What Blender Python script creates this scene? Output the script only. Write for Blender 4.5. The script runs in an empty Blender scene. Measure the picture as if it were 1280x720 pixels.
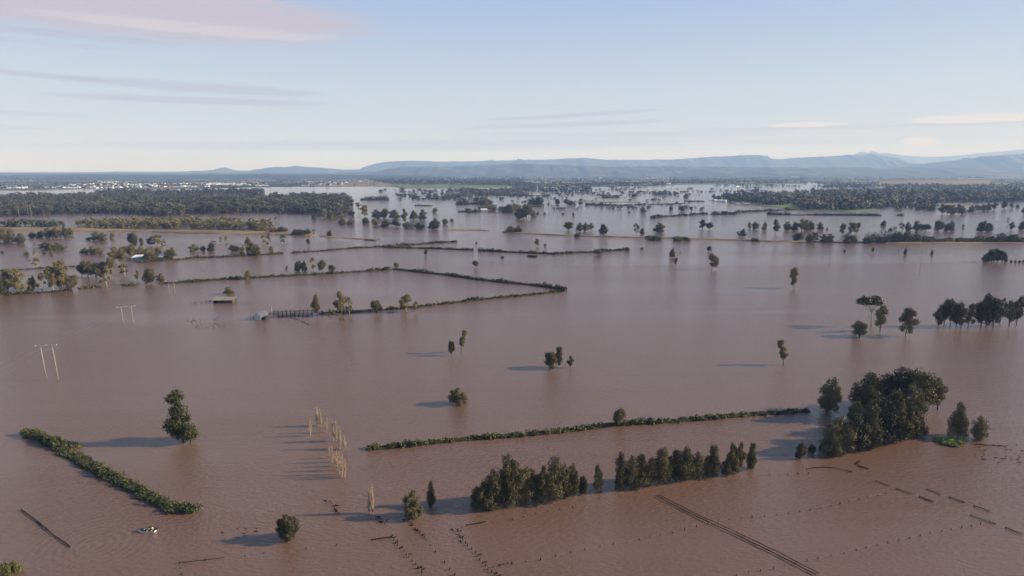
import bpy, math, random
import numpy as np
from mathutils import Vector, Matrix
R = math.radians
scene = bpy.context.scene
col = scene.collection
rng = np.random.default_rng(11)
random.seed(5)

# ------------------------------------------------------------------ camera
CAMH = 90.0
F = 780.0
HOR = 214.5
PITCH = math.atan((360 - HOR) / F)
SP, CP = math.sin(PITCH), math.cos(PITCH)
cam_d = bpy.data.cameras.new('camera')
cam = bpy.data.objects.new('camera', cam_d); col.objects.link(cam)
cam.location = (0, 0, CAMH); cam.rotation_euler = (math.pi/2 - PITCH, 0, 0)
cam_d.sensor_width = 36; cam_d.lens = 36*F/1280
cam_d.clip_start = 1; cam_d.clip_end = 250000
scene.camera = cam

def ray(px, py):
    u = (px-640)/F; v = (360-py)/F
    return u, CP + v*SP, -SP + v*CP
def P(px, py, z=0.0):
    u, y, w = ray(px, py)
    t = (z-CAMH)/w
    return (u*t, y*t, z)
def at_dist(px, py, D):                      # point on the pixel's ray at ground distance D (y)
    u, y, w = ray(px, py); t = D/y
    return (u*t, D, CAMH + w*t)
def px_m(px, py, z=0.0):                     # metres covered by a pixel there
    u, y, w = ray(px, py)
    return ((z-CAMH)/w)/F
def h_of(px, py, hpx, z=0.0):
    x, y, _ = P(px, py, z)
    return max(0.4, at_dist(px, py-hpx, y)[2] - z)

# ------------------------------------------------------------------ tagging
def tag(o, label=None, cat=None, group=None, kind=None):
    if label: o['label'] = label
    if cat: o['category'] = cat
    if group: o['group'] = group
    if kind: o['kind'] = kind
    return o
def empty(name, loc, rz=0.0, label=None, cat=None, group=None):
    o = bpy.data.objects.new(name, None); col.objects.link(o)
    o.location = loc; o.rotation_euler = (0, 0, rz)
    o.empty_display_size = 0.5
    return tag(o, label, cat, group)
def mesh_from(name, V, Q, mats, mi=None, smooth=False):
    """V (n,3); Q list of arrays of faces (each array has one face size)."""
    me = bpy.data.meshes.new(name)
    V = np.asarray(V, dtype=np.float32)
    if isinstance(Q, np.ndarray): Q = [Q]
    Q = [np.asarray(q, dtype=np.int32) for q in Q if len(q)]
    loops = np.concatenate([q.ravel() for q in Q]); 
    totals = np.concatenate([np.full(len(q), q.shape[1], dtype=np.int32) for q in Q])
    starts = np.concatenate([[0], np.cumsum(totals)[:-1]]).astype(np.int32)
    me.vertices.add(len(V)); me.vertices.foreach_set('co', V.ravel())
    me.loops.add(len(loops)); me.loops.foreach_set('vertex_index', loops)
    me.polygons.add(len(totals)); me.polygons.foreach_set('loop_start', starts)
    for m in (mats if isinstance(mats, (list, tuple)) else [mats]): me.materials.append(m)
    if mi is not None: me.polygons.foreach_set('material_index', np.asarray(mi, dtype=np.int32))
    me.update(calc_edges=True)
    me.polygons.foreach_set('use_smooth', np.full(len(totals), bool(smooth)))
    return me
def link(name, me, parent=None, loc=None):
    o = bpy.data.objects.new(name, me); col.objects.link(o)
    if parent is not None: o.parent = parent
    if loc is not None: o.location = loc
    return o

class MB:
    def __init__(s): s.V = []; s.F = []; s.M = []; s.sm = False
    def add(s, vs, fs, m=0):
        b = len(s.V); s.V += [tuple(v) for v in vs]
        for f in fs: s.F.append([b+i for i in f]); s.M.append(m)
    def box(s, c, d, rz=0.0, m=0):
        x, y, z = d[0]/2, d[1]/2, d[2]/2; ca, sa = math.cos(rz), math.sin(rz)
        vs = []
        for sx, sy, sz in ((-1,-1,-1),(1,-1,-1),(1,1,-1),(-1,1,-1),(-1,-1,1),(1,-1,1),(1,1,1),(-1,1,1)):
            a, b = sx*x, sy*y
            vs.append((c[0]+a*ca-b*sa, c[1]+a*sa+b*ca, c[2]+sz*z))
        s.add(vs, [(0,3,2,1),(4,5,6,7),(0,1,5,4),(1,2,6,5),(2,3,7,6),(3,0,4,7)], m)
    def tube(s, pts, rad, n=6, m=0, cap=True):
        pts = [Vector(p) for p in pts]; rings = []
        for i, p in enumerate(pts):
            d = (pts[min(i+1, len(pts)-1)] - pts[max(i-1, 0)])
            if d.length < 1e-9: d = Vector((0,0,1))
            d.normalize()
            a = d.cross(Vector((0.31,0.95,0.05))); 
            if a.length < 1e-3: a = d.cross(Vector((1,0,0)))
            a.normalize(); b = d.cross(a)
            r = rad[i] if isinstance(rad, (list, tuple)) else rad
            rings.append([p + (a*math.cos(2*math.pi*k/n) + b*math.sin(2*math.pi*k/n))*r for k in range(n)])
        vs = [v for r_ in rings for v in r_]; fs = []
        for i in range(len(pts)-1):
            for k in range(n):
                fs.append((i*n+k, i*n+(k+1)%n, (i+1)*n+(k+1)%n, (i+1)*n+k))
        if cap: fs.append(tuple(range(n-1,-1,-1))); fs.append(tuple((len(pts)-1)*n+k for k in range(n)))
        s.add(vs, fs, m)
    def mesh(s, name, mats, smooth=False):
        me = bpy.data.meshes.new(name); me.from_pydata([tuple(v) for v in s.V], [], s.F)
        for m in (mats if isinstance(mats, (list, tuple)) else [mats]): me.materials.append(m)
        for p, k in zip(me.polygons, s.M): p.material_index = k; p.use_smooth = smooth
        me.update(); return me
    def build(s, name, mats, parent=None, smooth=False): return link(name, s.mesh(name, mats, smooth), parent)

# ------------------------------------------------------------------ materials
def new_mat(name):
    m = bpy.data.materials.new(name); m.use_nodes = True
    nt = m.node_tree; nt.nodes.clear()
    out = nt.nodes.new('ShaderNodeOutputMaterial')
    bs = nt.nodes.new('ShaderNodeBsdfPrincipled')
    nt.links.new(bs.outputs[0], out.inputs[0])
    return m, nt, bs
def N(nt, t, **kw):
    n = nt.nodes.new(t)
    for k, v in kw.items():
        if k in n.inputs: n.inputs[k].default_value = v
        else: setattr(n, k, v)
    return n
def ramp(nt, src, stops, interp='LINEAR'):
    r = nt.nodes.new('ShaderNodeValToRGB'); r.color_ramp.interpolation = interp
    e = r.color_ramp.elements
    while len(e) < len(stops): e.new(0.5)
    for i, (p, c) in enumerate(stops):
        e[i].position = p; e[i].color = (*c, 1) if len(c) == 3 else c
    nt.links.new(src, r.inputs[0]); return r
def simple(name, c, rough=0.7, var=0.25, scale=1.5, metal=0.0, spec=0.3):
    m, nt, bs = new_mat(name)
    tc = N(nt, 'ShaderNodeTexCoord')
    no = N(nt, 'ShaderNodeTexNoise', Scale=scale, Detail=3.0)
    nt.links.new(tc.outputs['Object'], no.inputs['Vector'])
    r = ramp(nt, no.outputs['Fac'], [(0.3, tuple(x*(1-var) for x in c)), (0.7, tuple(min(1, x*(1+var)) for x in c))])
    nt.links.new(r.outputs[0], bs.inputs['Base Color'])
    bs.inputs['Roughness'].default_value = rough; bs.inputs['Metallic'].default_value = metal
    bs.inputs['Specular IOR Level'].default_value = spec
    return m
def leaf_mat(name, dark, light, hue=0.0, scale=0.35, objvar=0.8, far=False):
    m, nt, bs = new_mat(name)
    geo = N(nt, 'ShaderNodeNewGeometry')
    no = N(nt, 'ShaderNodeTexNoise', Scale=scale, Detail=2.0)
    nt.links.new(geo.outputs['Position'], no.inputs['Vector'])
    oi = N(nt, 'ShaderNodeObjectInfo')
    ri = N(nt, 'ShaderNodeMath', operation='MULTIPLY_ADD'); ri.inputs[1].default_value = objvar; ri.inputs[2].default_value = -objvar/2
    nt.links.new(oi.outputs['Random'], ri.inputs[0])
    rp = N(nt, 'ShaderNodeMath', operation='MULTIPLY_ADD'); rp.inputs[1].default_value = 0.10 if far else 0.30; 
    nt.links.new(geo.outputs['Random Per Island'], rp.inputs[0]); nt.links.new(ri.outputs[0], rp.inputs[2])
    ad = N(nt, 'ShaderNodeMath', operation='ADD'); nt.links.new(no.outputs['Fac'], ad.inputs[0]); nt.links.new(rp.outputs[0], ad.inputs[1])
    k_ = 1.0 if far else 1.25
    r = ramp(nt, ad.outputs[0], [(0.3, tuple(x*k_ for x in dark)), (0.9, tuple(x*k_ for x in light))])
    src = r.outputs[0]
    if far:                             # whole stands differ: greyer paperbarks, browner oaks, greener gums
        n2 = N(nt, 'ShaderNodeTexNoise', Scale=0.009, Detail=3.0); nt.links.new(geo.outputs['Position'], n2.inputs['Vector'])
        r2 = ramp(nt, n2.outputs['Fac'], [(0.36, (0.70,0.85,0.75)), (0.46, (1.15,1.12,0.95)), (0.54, (1.25,1.08,1.0)), (0.64, (0.80,0.88,0.90))])
        mm = N(nt, 'ShaderNodeMix', data_type='RGBA', blend_type='MULTIPLY'); mm.inputs[0].default_value = 1.0
        nt.links.new(src, mm.inputs[6]); nt.links.new(r2.outputs[0], mm.inputs[7]); src = mm.outputs[2]
    nt.links.new(src, bs.inputs['Base Color'])
    bs.inputs['Roughness'].default_value = 0.65; bs.inputs['Specular IOR Level'].default_value = 0.25
    return m
M = {}
M['dense'] = leaf_mat('leaves_dark', (0.038,0.036,0.015), (0.120,0.104,0.042))
M['loptree'] = leaf_mat('leaves_lone_tree', (0.024,0.030,0.012), (0.062,0.066,0.024), objvar=0.0)
M['gum']   = leaf_mat('leaves_gum',  (0.052,0.048,0.022), (0.160,0.135,0.060))
M['olive'] = leaf_mat('leaves_olive',(0.06,0.055,0.022), (0.15,0.125,0.05))
M['oak']   = leaf_mat('leaves_she_oak', (0.038,0.036,0.017), (0.140,0.118,0.052))
M['hedge'] = leaf_mat('leaves_hedge',(0.034,0.042,0.013), (0.120,0.122,0.036), scale=0.15)
M['hedged'] = leaf_mat('leaves_hedge_dark',(0.020,0.024,0.012), (0.060,0.060,0.026), scale=0.12)
M['far']   = leaf_mat('leaves_far',  (0.036,0.038,0.024), (0.078,0.076,0.044), scale=0.03, far=True)
M['weed']  = leaf_mat('leaves_weed', (0.10,0.13,0.025), (0.24,0.30,0.06), scale=0.8)
M['drygrass'] = leaf_mat('dry_grass', (0.07,0.075,0.025), (0.17,0.15,0.06), scale=0.8)
M['bark']  = simple('bark_grey', (0.13,0.105,0.08), 0.85)
M['barkpale'] = simple('bark_pale', (0.34,0.30,0.24), 0.8)
M['dead']  = simple('dead_wood', (0.40,0.31,0.22), 0.9, 0.2)
M['timber'] = simple('dark_wet_timber', (0.016,0.012,0.010), 0.95, 0.4, spec=0.1)
M['pole']  = simple('pole_timber', (0.33,0.29,0.22), 0.85, 0.2)
M['steel'] = simple('galvanised', (0.45,0.45,0.44), 0.5, 0.1, metal=0.4)
M['white'] = simple('white_paint', (0.80,0.79,0.76), 0.5, 0.06)
M['cream'] = simple('cream_wall', (0.55,0.50,0.42), 0.7, 0.1)
M['brick'] = simple('brick_wall', (0.30,0.20,0.15), 0.8, 0.2)
M['dark']  = simple('dark_inside', (0.03,0.028,0.026), 0.8, 0.2)
M['tin']   = simple('weathered_tin_roof', (0.42,0.41,0.36), 0.5, 0.2, 0.4)
M['dulltin'] = simple('dull_tin_roof', (0.26,0.24,0.18), 0.7, 0.3, 0.5)
M['bluetin'] = simple('blue_grey_roof', (0.10,0.115,0.14), 0.85, 0.25, 0.4, spec=0.1)
M['roofwhite'] = simple('white_roof', (0.78,0.78,0.78), 0.45, 0.05)
M['roofgrey'] = simple('grey_roof', (0.30,0.31,0.33), 0.6, 0.1)
M['roofred'] = simple('red_tile_roof', (0.30,0.13,0.09), 0.7, 0.15)
M['roofdark'] = simple('charcoal_roof', (0.10,0.10,0.11), 0.6, 0.15)
M['bank']  = simple('bank_soil_grass', (0.21,0.155,0.085), 0.95, 0.4, 0.02, spec=0.1)
M['grassy'] = simple('pasture', (0.13,0.16,0.05), 0.95, 0.35, 0.01, spec=0.1)
M['darkwall'] = simple('weathered_brown_wall', (0.09,0.06,0.045), 0.8, 0.3)
M['glass'] = simple('window_glass', (0.04,0.05,0.06), 0.15, 0.1)
M['cable'] = simple('cable_metal', (0.5,0.5,0.5), 0.5, 0.05)

# water ------------------------------------------------------------
BOAT = P(184, 664)
def water_mat():
    m, nt, bs = new_mat('flood_water')
    L = nt.links
    geo = N(nt, 'ShaderNodeNewGeometry')
    # sediment: broad drifting plumes; paler tones also paint in the sheen of wind streaks
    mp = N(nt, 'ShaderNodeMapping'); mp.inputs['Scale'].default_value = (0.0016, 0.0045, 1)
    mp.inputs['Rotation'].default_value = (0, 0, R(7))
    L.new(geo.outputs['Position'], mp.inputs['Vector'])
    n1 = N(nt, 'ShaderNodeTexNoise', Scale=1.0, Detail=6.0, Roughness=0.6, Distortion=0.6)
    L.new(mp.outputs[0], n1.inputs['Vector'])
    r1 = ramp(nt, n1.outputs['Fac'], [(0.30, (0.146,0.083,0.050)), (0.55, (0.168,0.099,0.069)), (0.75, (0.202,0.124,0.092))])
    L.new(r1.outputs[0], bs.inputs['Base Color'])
    # wind-roughened and slick lanes
    mp2 = N(nt, 'ShaderNodeMapping'); mp2.inputs['Scale'].default_value = (0.0011, 0.010, 1)
    mp2.inputs['Rotation'].default_value = (0, 0, R(-4)); mp2.inputs['Location'].default_value = (3.1, 1.7, 0)
    L.new(geo.outputs['Position'], mp2.inputs['Vector'])
    n2 = N(nt, 'ShaderNodeTexNoise', Scale=1.0, Detail=7.0, Roughness=0.65, Distortion=0.9)
    L.new(mp2.outputs[0], n2.inputs['Vector'])
    r2 = ramp(nt, n2.outputs['Fac'], [(0.36, (0.06,)*3), (0.50, (0.10,)*3), (0.68, (0.14,)*3)])
    L.new(r2.outputs[0], bs.inputs['Roughness'])
    bs.inputs['IOR'].default_value = 1.42
    # ripples
    mp3 = N(nt, 'ShaderNodeMapping'); mp3.inputs['Scale'].default_value = (0.55, 1.15, 1); mp3.inputs['Rotation'].default_value = (0, 0, R(12))
    L.new(geo.outputs['Position'], mp3.inputs['Vector'])
    n3 = N(nt, 'ShaderNodeTexNoise', Scale=1.0, Detail=5.0, Roughness=0.62)
    L.new(mp3.outputs[0], n3.inputs['Vector'])
    mp4 = N(nt, 'ShaderNodeMapping'); mp4.inputs['Scale'].default_value = (0.02, 0.30, 1); mp4.inputs['Rotation'].default_value = (0, 0, R(-5))
    L.new(geo.outputs['Position'], mp4.inputs['Vector'])
    n4 = N(nt, 'ShaderNodeTexNoise', Scale=1.0, Detail=3.0, Roughness=0.5, Distortion=1.0)
    L.new(mp4.outputs[0], n4.inputs['Vector'])
    # wake rings behind the boat
    sub = N(nt, 'ShaderNodeVectorMath', operation='SUBTRACT'); sub.inputs[1].default_value = (BOAT[0]-9, BOAT[1]-6, 0)
    L.new(geo.outputs['Position'], sub.inputs[0])
    ln = N(nt, 'ShaderNodeVectorMath', operation='LENGTH'); L.new(sub.outputs[0], ln.inputs[0])
    mul = N(nt, 'ShaderNodeMath', operation='MULTIPLY'); mul.inputs[1].default_value = 3.2; L.new(ln.outputs['Value'], mul.inputs[0])
    wob = N(nt, 'ShaderNodeMath', operation='MULTIPLY_ADD'); wob.inputs[1].default_value = 9.0; L.new(n1.outputs['Fac'], wob.inputs[0]); L.new(mul.outputs[0], wob.inputs[2])
    wob2 = N(nt, 'ShaderNodeMath', operation='MULTIPLY_ADD'); wob2.inputs[1].default_value = 5.0; L.new(n4.outputs['Fac'], wob2.inputs[0]); L.new(wob.outputs[0], wob2.inputs[2])
    sn = N(nt, 'ShaderNodeMath', operation='SINE'); L.new(wob2.outputs[0], sn.inputs[0])
    fall = N(nt, 'ShaderNodeMapRange'); fall.inputs['From Min'].default_value = 3; fall.inputs['From Max'].default_value = 26
    fall.inputs['To Min'].default_value = 0.10; fall.inputs['To Max'].default_value = 0.0
    L.new(ln.outputs['Value'], fall.inputs['Value'])
    wk = N(nt, 'ShaderNodeMath', operation='MULTIPLY'); L.new(sn.outputs[0], wk.inputs[0]); L.new(fall.outputs[0], wk.inputs[1])
    a1 = N(nt, 'ShaderNodeMath', operation='MULTIPLY_ADD'); a1.inputs[1].default_value = 0.35
    L.new(n4.outputs['Fac'], a1.inputs[0]); L.new(n3.outputs['Fac'], a1.inputs[2])
    a2 = N(nt, 'ShaderNodeMath', operation='ADD'); L.new(a1.outputs[0], a2.inputs[0]); L.new(wk.outputs[0], a2.inputs[1])
    bp = N(nt, 'ShaderNodeBump', Strength=0.75, Distance=0.52)
    r5 = ramp(nt, n2.outputs['Fac'], [(0.38, (0.50,)*3), (0.50, (0.85,)*3), (0.7, (1.0,)*3)])
    L.new(r5.outputs[0], bp.inputs['Strength'])
    L.new(a2.outputs[0], bp.inputs['Height']); L.new(bp.outputs[0], bs.inputs['Normal'])
    return m
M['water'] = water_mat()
S = 110000
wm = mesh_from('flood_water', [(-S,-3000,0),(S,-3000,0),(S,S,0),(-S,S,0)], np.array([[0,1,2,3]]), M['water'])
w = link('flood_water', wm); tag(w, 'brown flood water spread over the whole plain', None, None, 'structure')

# far land ----------------------------------------------------------
def land_mat():
    m, nt, bs = new_mat('farmland')
    L = nt.links
    geo = N(nt, 'ShaderNodeNewGeometry')
    mp = N(nt, 'ShaderNodeMapping'); mp.inputs['Scale'].default_value = (0.0042, 0.0011, 1)
    L.new(geo.outputs['Position'], mp.inputs['Vector'])
    vo = N(nt, 'ShaderNodeTexVoronoi', Scale=1.0); vo.feature = 'F1'
    L.new(mp.outputs[0], vo.inputs['Vector'])
    sp = N(nt, 'ShaderNodeSeparateColor'); L.new(vo.outputs['Color'], sp.inputs[0])
    r = ramp(nt, sp.outputs[0], [(0.0,(0.035,0.045,0.022)),(0.30,(0.045,0.055,0.026)),(0.36,(0.10,0.13,0.045)),(0.62,(0.14,0.16,0.06)),(0.70,(0.26,0.20,0.12)),(0.86,(0.07,0.08,0.04))], 'CONSTANT')
    no = N(nt, 'ShaderNodeTexNoise', Scale=0.01, Detail=4.0); L.new(geo.outputs['Position'], no.inputs['Vector'])
    mx = N(nt, 'ShaderNodeMix', data_type='RGBA', blend_type='MULTIPLY'); mx.inputs[0].default_value = 0.8
    r3 = ramp(nt, no.outputs['Fac'], [(0.3,(0.5,0.5,0.5)),(0.7,(1,1,1))])
    L.new(r.outputs[0], mx.inputs[6]); L.new(r3.outputs[0], mx.inputs[7])
    L.new(mx.outputs[2], bs.inputs['Base Color']); bs.inputs['Roughness'].default_value = 0.95; bs.inputs['Specular IOR Level'].default_value = 0.1
    return m
M['farmland'] = land_mat()
def hill_mat(name, a, b, c, sc):
    m, nt, bs = new_mat(name); L = nt.links
    geo = N(nt, 'ShaderNodeNewGeometry')
    no = N(nt, 'ShaderNodeTexNoise', Scale=sc, Detail=7.0, Roughness=0.6); L.new(geo.outputs['Position'], no.inputs['Vector'])
    r = ramp(nt, no.outputs['Fac'], [(0.35, a), (0.56, b), (0.70, c)])
    L.new(r.outputs[0], bs.inputs['Base Color']); bs.inputs['Roughness'].default_value = 0.95; bs.inputs['Specular IOR Level'].default_value = 0.1
    return m
M['hill'] = hill_mat('wooded_hills', (0.030,0.036,0.026), (0.050,0.055,0.036), (0.20,0.18,0.11), 0.0016)
M['foothill'] = hill_mat('foothills', (0.035,0.040,0.026), (0.055,0.060,0.036), (0.22,0.20,0.12), 0.0022)
M['forest'] = hill_mat('forest_hill', (0.022,0.030,0.016), (0.034,0.042,0.02), (0.06,0.065,0.03), 0.004)

def fbm1(x, seed, octs=5):
    r = np.random.default_rng(seed); out = np.zeros_like(x); a = 1.0; f = 1.0
    for _ in range(octs):
        n = 4096; tab = r.uniform(-1, 1, n)
        xf = x*f + 100; i = np.floor(xf).astype(int); t = xf - i; t = t*t*(3-2*t)
        out += a*(tab[i % n]*(1-t) + tab[(i+1) % n]*t); a *= 0.5; f *= 2.1
    return out
def ridge(name, pts, D, depth, mat, label, step=2.5, rough=0.5, seed=1, base=-3.0):
    xs = np.arange(pts[0][0], pts[-1][0]+0.1, step)
    ys = np.interp(xs, [p[0] for p in pts], [p[1] for p in pts])
    ys = ys - fbm1(xs/24.0, seed)*rough*1.1 - fbm1(xs/7.0, seed+50, 4)*rough*0.45
    rows = 15; V = []
    nx = len(xs)
    ts = np.linspace(-1, 1, rows)
    spur = [fbm1(xs/(14.0) + k*0.22, seed+7, 4) for k in range(rows)]
    for k, t in enumerate(ts):
        prof = (1-abs(t)**1.25)
        for i in range(nx):
            u, yy, wv = ray(xs[i], ys[i])
            Dr = D + t*depth/2
            hc = CAMH + wv*D/yy
            z = base + (hc-base)*prof*(1 + (0.16*spur[k][i] if abs(t) > 0.01 and abs(t) < 0.99 else 0))
            if k in (0, rows-1): z = base
            xw = u*D/yy
            V.append((xw*(1+0.15*t*depth/D), Dr + (fbm1(xs[i:i+1]/9.0, seed+3, 3)[0]*depth*0.04), z))
    Q = []
    for k in range(rows-1):
        for i in range(nx-1):
            a = k*nx+i; Q.append((a, a+1, a+nx+1, a+nx))
    me = mesh_from(name, V, np.array(Q), mat, smooth=True)
    o = link(name, me); return tag(o, label, None, None, 'structure')

ridge('mountains', [(1010,206),(1040,203),(1065,193.5),(1085,191.5),(1110,191.5),(1135,195),(1165,196),(1200,194),(1240,190),(1280,187),(1340,184),(1400,190),(1460,206)], 30000, 4500, M['hill'], 'faintest mountain ridge at the far right horizon', rough=0.3, seed=3)
ridge('hills', [(430,216),(450,214),(458,208),(466,205),(480,203),(500,201),(540,201.5),(580,202),(620,201),(640,200.5),(680,199.5),(700,198),(730,197),(760,199.5),(800,199.5),(840,199),(880,197),(920,194.5),(945,193.5),(953,194),(964,198),(980,199),(1000,197),(1040,195.5),(1062,193),(1080,194.5),(1106,194),(1116,198),(1130,203),(1170,206),(1210,215)], 20000, 4500, M['hill'], 'long blue flat-topped range along the horizon', rough=0.35, seed=5)
ridge('hills', [(1120,214),(1140,206),(1170,203),(1200,199.5),(1230,196),(1260,193),(1280,192),(1330,190),(1400,196),(1460,210)], 16000, 3500, M['hill'], 'blue hill rising at the right edge of the horizon', rough=0.25, seed=6)
ridge('hills', [(-80,215.5),(0,215.3),(100,215),(200,214.6),(240,214.2),(262,213.2),(274,211),(282,209),(290,211),(298,213.4),(312,213.5),(330,210.5),(345,208.3),(357,209),(370,207.5),(390,209),(410,210.5),(430,212),(450,212),(480,213),(520,215)], 18000, 3500, M['hill'], 'low blue hills with a small peak beyond the town', rough=0.2, seed=8)
ridge('foothills', [(-200,217.0),(0,216.5),(200,216.5),(380,216.5),(470,214.5),(500,209),(560,208),(600,206),(640,205),(700,206),(760,208.5),(830,208),(900,208.5),(1000,210),(1060,209.5),(1120,209.5),(1200,210.5),(1280,211),(1400,211),(1500,212)], 13000, 3500, M['foothill'], 'low foothills with pale paddocks below the blue range', rough=0.35, seed=12)
ridge('forest_hill', [(-260,218.5),(-100,218.5),(0,218.6),(60,218.4),(120,217.8),(200,218.6),(300,218.0),(400,218.2),(450,218.8),(520,219.5),(560,221)], 9000, 3000, M['forest'], 'long dark forested rise behind the far town', rough=0.12, seed=14)
ridge('forest_hill', [(800,220.2),(860,217.8),(900,215.6),(960,215.2),(1000,216.0),(1060,216.6),(1130,217.2),(1200,218.2)], 11500, 2500, M['foothill'], 'low green rise with paddocks below the range', rough=0.12, seed=15)

# patches of land that stand clear of the flood (outline given in picture coordinates, built on the plain)
def patch(name, pts, mat, label, z=1.2, kind='structure', wob=0.15, sub=10):
    P2 = []
    n = len(pts)
    for i in range(n):
        a, b = pts[i], pts[(i+1) % n]
        for k in range(sub):
            t = k/sub
            P2.append((a[0]*(1-t)+b[0]*t, a[1]*(1-t)+b[1]*t + rng.uniform(-wob, wob)))
    top = [P(x, y, z) for x, y in P2]
    cx = sum(p[0] for p in top)/len(top); cy = sum(p[1] for p in top)/len(top)
    low = [(p[0]+(p[0]-cx)*0.01, p[1]+(p[1]-cy)*0.01 - 2, -0.5) for p in top]
    me = bpy.data.meshes.new(name)
    m_ = len(top)
    F_ = [list(range(m_))] + [[i, m_+i, m_+(i+1) % m_, (i+1) % m_] for i in range(m_)]
    me.from_pydata(top+low, [], F_); me.materials.append(mat); me.update()
    import bmesh
    bm = bmesh.new(); bm.from_mesh(me); bmesh.ops.triangulate(bm, faces=[f for f in bm.faces if len(f.verts) > 4]); bm.normal_update()
    bmesh.ops.recalc_face_normals(bm, faces=bm.faces); bm.to_mesh(me); bm.free()
    return tag(link(name, me), label, None, None, kind)
patch('farmland', [(-120,219),(480,219),(480,231.5),(440,233),(380,233),(330,233.6),(250,235.5),(170,236.5),(110,235.5),(60,237.5),(-120,238)], M['farmland'], 'low ground under the far town', 1.5)
patch('farmland', [(470,218.6),(650,218.6),(650,233),(590,235),(520,235),(470,232)], M['farmland'], 'green and tan paddocks beyond the central water', 1.5)
patch('farmland', [(640,218),(850,218),(842,231.5),(760,233.3),(640,232.8)], M['farmland'], 'patchwork of paddocks beyond the central water', 1.4)
patch('farmland', [(840,217),(1010,217),(1000,229.5),(950,230),(842,230.5)], M['farmland'], 'wooded rise and paddocks beyond the water', 1.4)
patch('farmland', [(1000,218.5),(1400,218.5),(1400,238),(1280,239.5),(1180,240),(1120,236.5),(1090,231),(1040,231.5),(1000,226)], M['farmland'], 'farmland with tan strips at the far right', 1.4)
patch('field', [(495,231.8),(588,231.8),(640,232.4),(640,233.6),(590,235.2),(500,235)], M['grassy'], 'flat green field at the edge of the water', 1.9)
patch('field', [(440,228.5),(462,225.5),(480,226.5),(490,230.5),(480,232.6),(445,232.6)], M['bank'], 'tan bare slope beside the far houses', 2.4)
patch('bank', [(-60,283.6),(60,284),(95,284),(130,286),(230,287.3),(320,288.6),(395,291),(380,293.2),(320,292.2),(230,291),(190,289.2),(100,288.4),(-60,287.8)], M['bank'], 'tan grassy river bank between two sheets of water', 0.9)
patch('bank', [(400,294.2),(460,297.6),(475,299),(455,299.2),(400,295.6)], M['bank'], 'thin pale end of the tan bank', 0.5)
patch('bank', [(556,286.2),(600,286.6),(612,288),(560,287.6)], M['bank'], 'thin tan strip of land in the water', 0.5)
patch('field', [(705,251.5),(800,252.2),(800,253),(705,252.4)], M['grassy'], 'thin green strip behind the far bushes', 0.6)
patch('bank', [(1140,254.6),(1215,254.2),(1216,256.2),(1142,256.8)], M['bank'], 'tan bank under the trees at the right', 0.8)
patch('field', [(886,250.5),(1000,250),(1100,262),(1060,264.5),(990,261),(930,254.6)], M['grassy'], 'farm ground under the wooded island', 0.7)
patch('bank', [(590,236.6),(655,236.0),(656,239.0),(595,240.4)], M['bank'], 'pale tan strip among the far trees', 0.7)

def road_strip():
    pts = [(628,290.6),(660,292),(700,294.2),(760,296),(830,297.6),(900,299.5),(960,301.5),(1040,302.8),(1120,303.4),(1200,303.8),(1300,304.4)]
    V = []; Q = []
    for i in range(0, (len(pts)-1)*8+1):
        k = min(i//8, len(pts)-2); t = i/8-k
        x = pts[k][0]*(1-t)+pts[k+1][0]*t; y = pts[k][1]*(1-t)+pts[k+1][1]*t
        p = P(x, y); w_ = rng.uniform(0.75, 1.15)
        h = 1.0 + rng.uniform(-0.12, 0.25)
        for dy, z in ((-7*w_, -0.4), (-4, h), (4, h), (9*w_, -0.4)): V.append((p[0], p[1]+dy, z))
    n = len(V)//4
    for i in range(n-1):
        for k in range(3):
            a = i*4+k; Q.append((a, a+4, a+5, a+1))
    me = mesh_from('levee_road', V, np.array(Q), M['bank'], smooth=False)
    tag(link('levee_road', me), 'raised brown levee road running across the flood', None, None, 'structure')
road_strip()

# ------------------------------------------------------------------ trees
def cards(C, size, r, flat=0.0, seed=0):
    """leaf cards (bent quads) centred at C (n,3) with edge `size` (n,), outward bias from r (n,3)."""
    g = np.random.default_rng(seed); n = len(C)
    nrm = g.normal(size=(n,3)) + r*1.0
    nrm[:,2] = np.abs(nrm[:,2])*(1-flat)+0.2 if flat else nrm[:,2]+0.25
    nrm /= np.linalg.norm(nrm, axis=1, keepdims=True)+1e-9
    t = g.normal(size=(n,3)); a = np.cross(nrm, t); a /= np.linalg.norm(a, axis=1, keepdims=True)+1e-9
    b = np.cross(nrm, a)
    s = size[:,None]*0.5; asp = g.uniform(0.55,1.0,(n,1))
    V = np.stack([C - a*s - b*s*asp, C + a*s*g.uniform(.6,1.1,(n,1)) - b*s*asp*g.uniform(.3,1,(n,1)), C + a*s + b*s*asp, C - a*s*g.uniform(.5,1.1,(n,1)) + b*s*asp], axis=1)
    return V.reshape(-1,3), np.arange(n*4).reshape(-1,4)
def blob_pts(blobs, n, seed, fill=0.35):
    """n points spread on the shells (and a little inside) of ellipsoid blobs [(cx,cy,cz,rx,ry,rz)]"""
    g = np.random.default_rng(seed); B = np.array(blobs)
    wts = (B[:,3]*B[:,4]+B[:,3]*B[:,5]); wts = wts/wts.sum()
    k = g.choice(len(B), n, p=wts)
    d = g.normal(size=(n,3)); d /= np.linalg.norm(d, axis=1, keepdims=True)
    rad = 1 - fill*g.random(n)**1.6
    # lumpy shells
    ph = g.uniform(0, 6.28, (len(B), 3))
    lump = 1 + 0.16*np.sin(d[:,0]*5+ph[k,0])*np.sin(d[:,1]*5+ph[k,1]) + 0.13*np.sin(d[:,2]*7+ph[k,2])
    C = B[k,:3] + d*B[k,3:6]*(rad*lump)[:,None]
    return C, d
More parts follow.
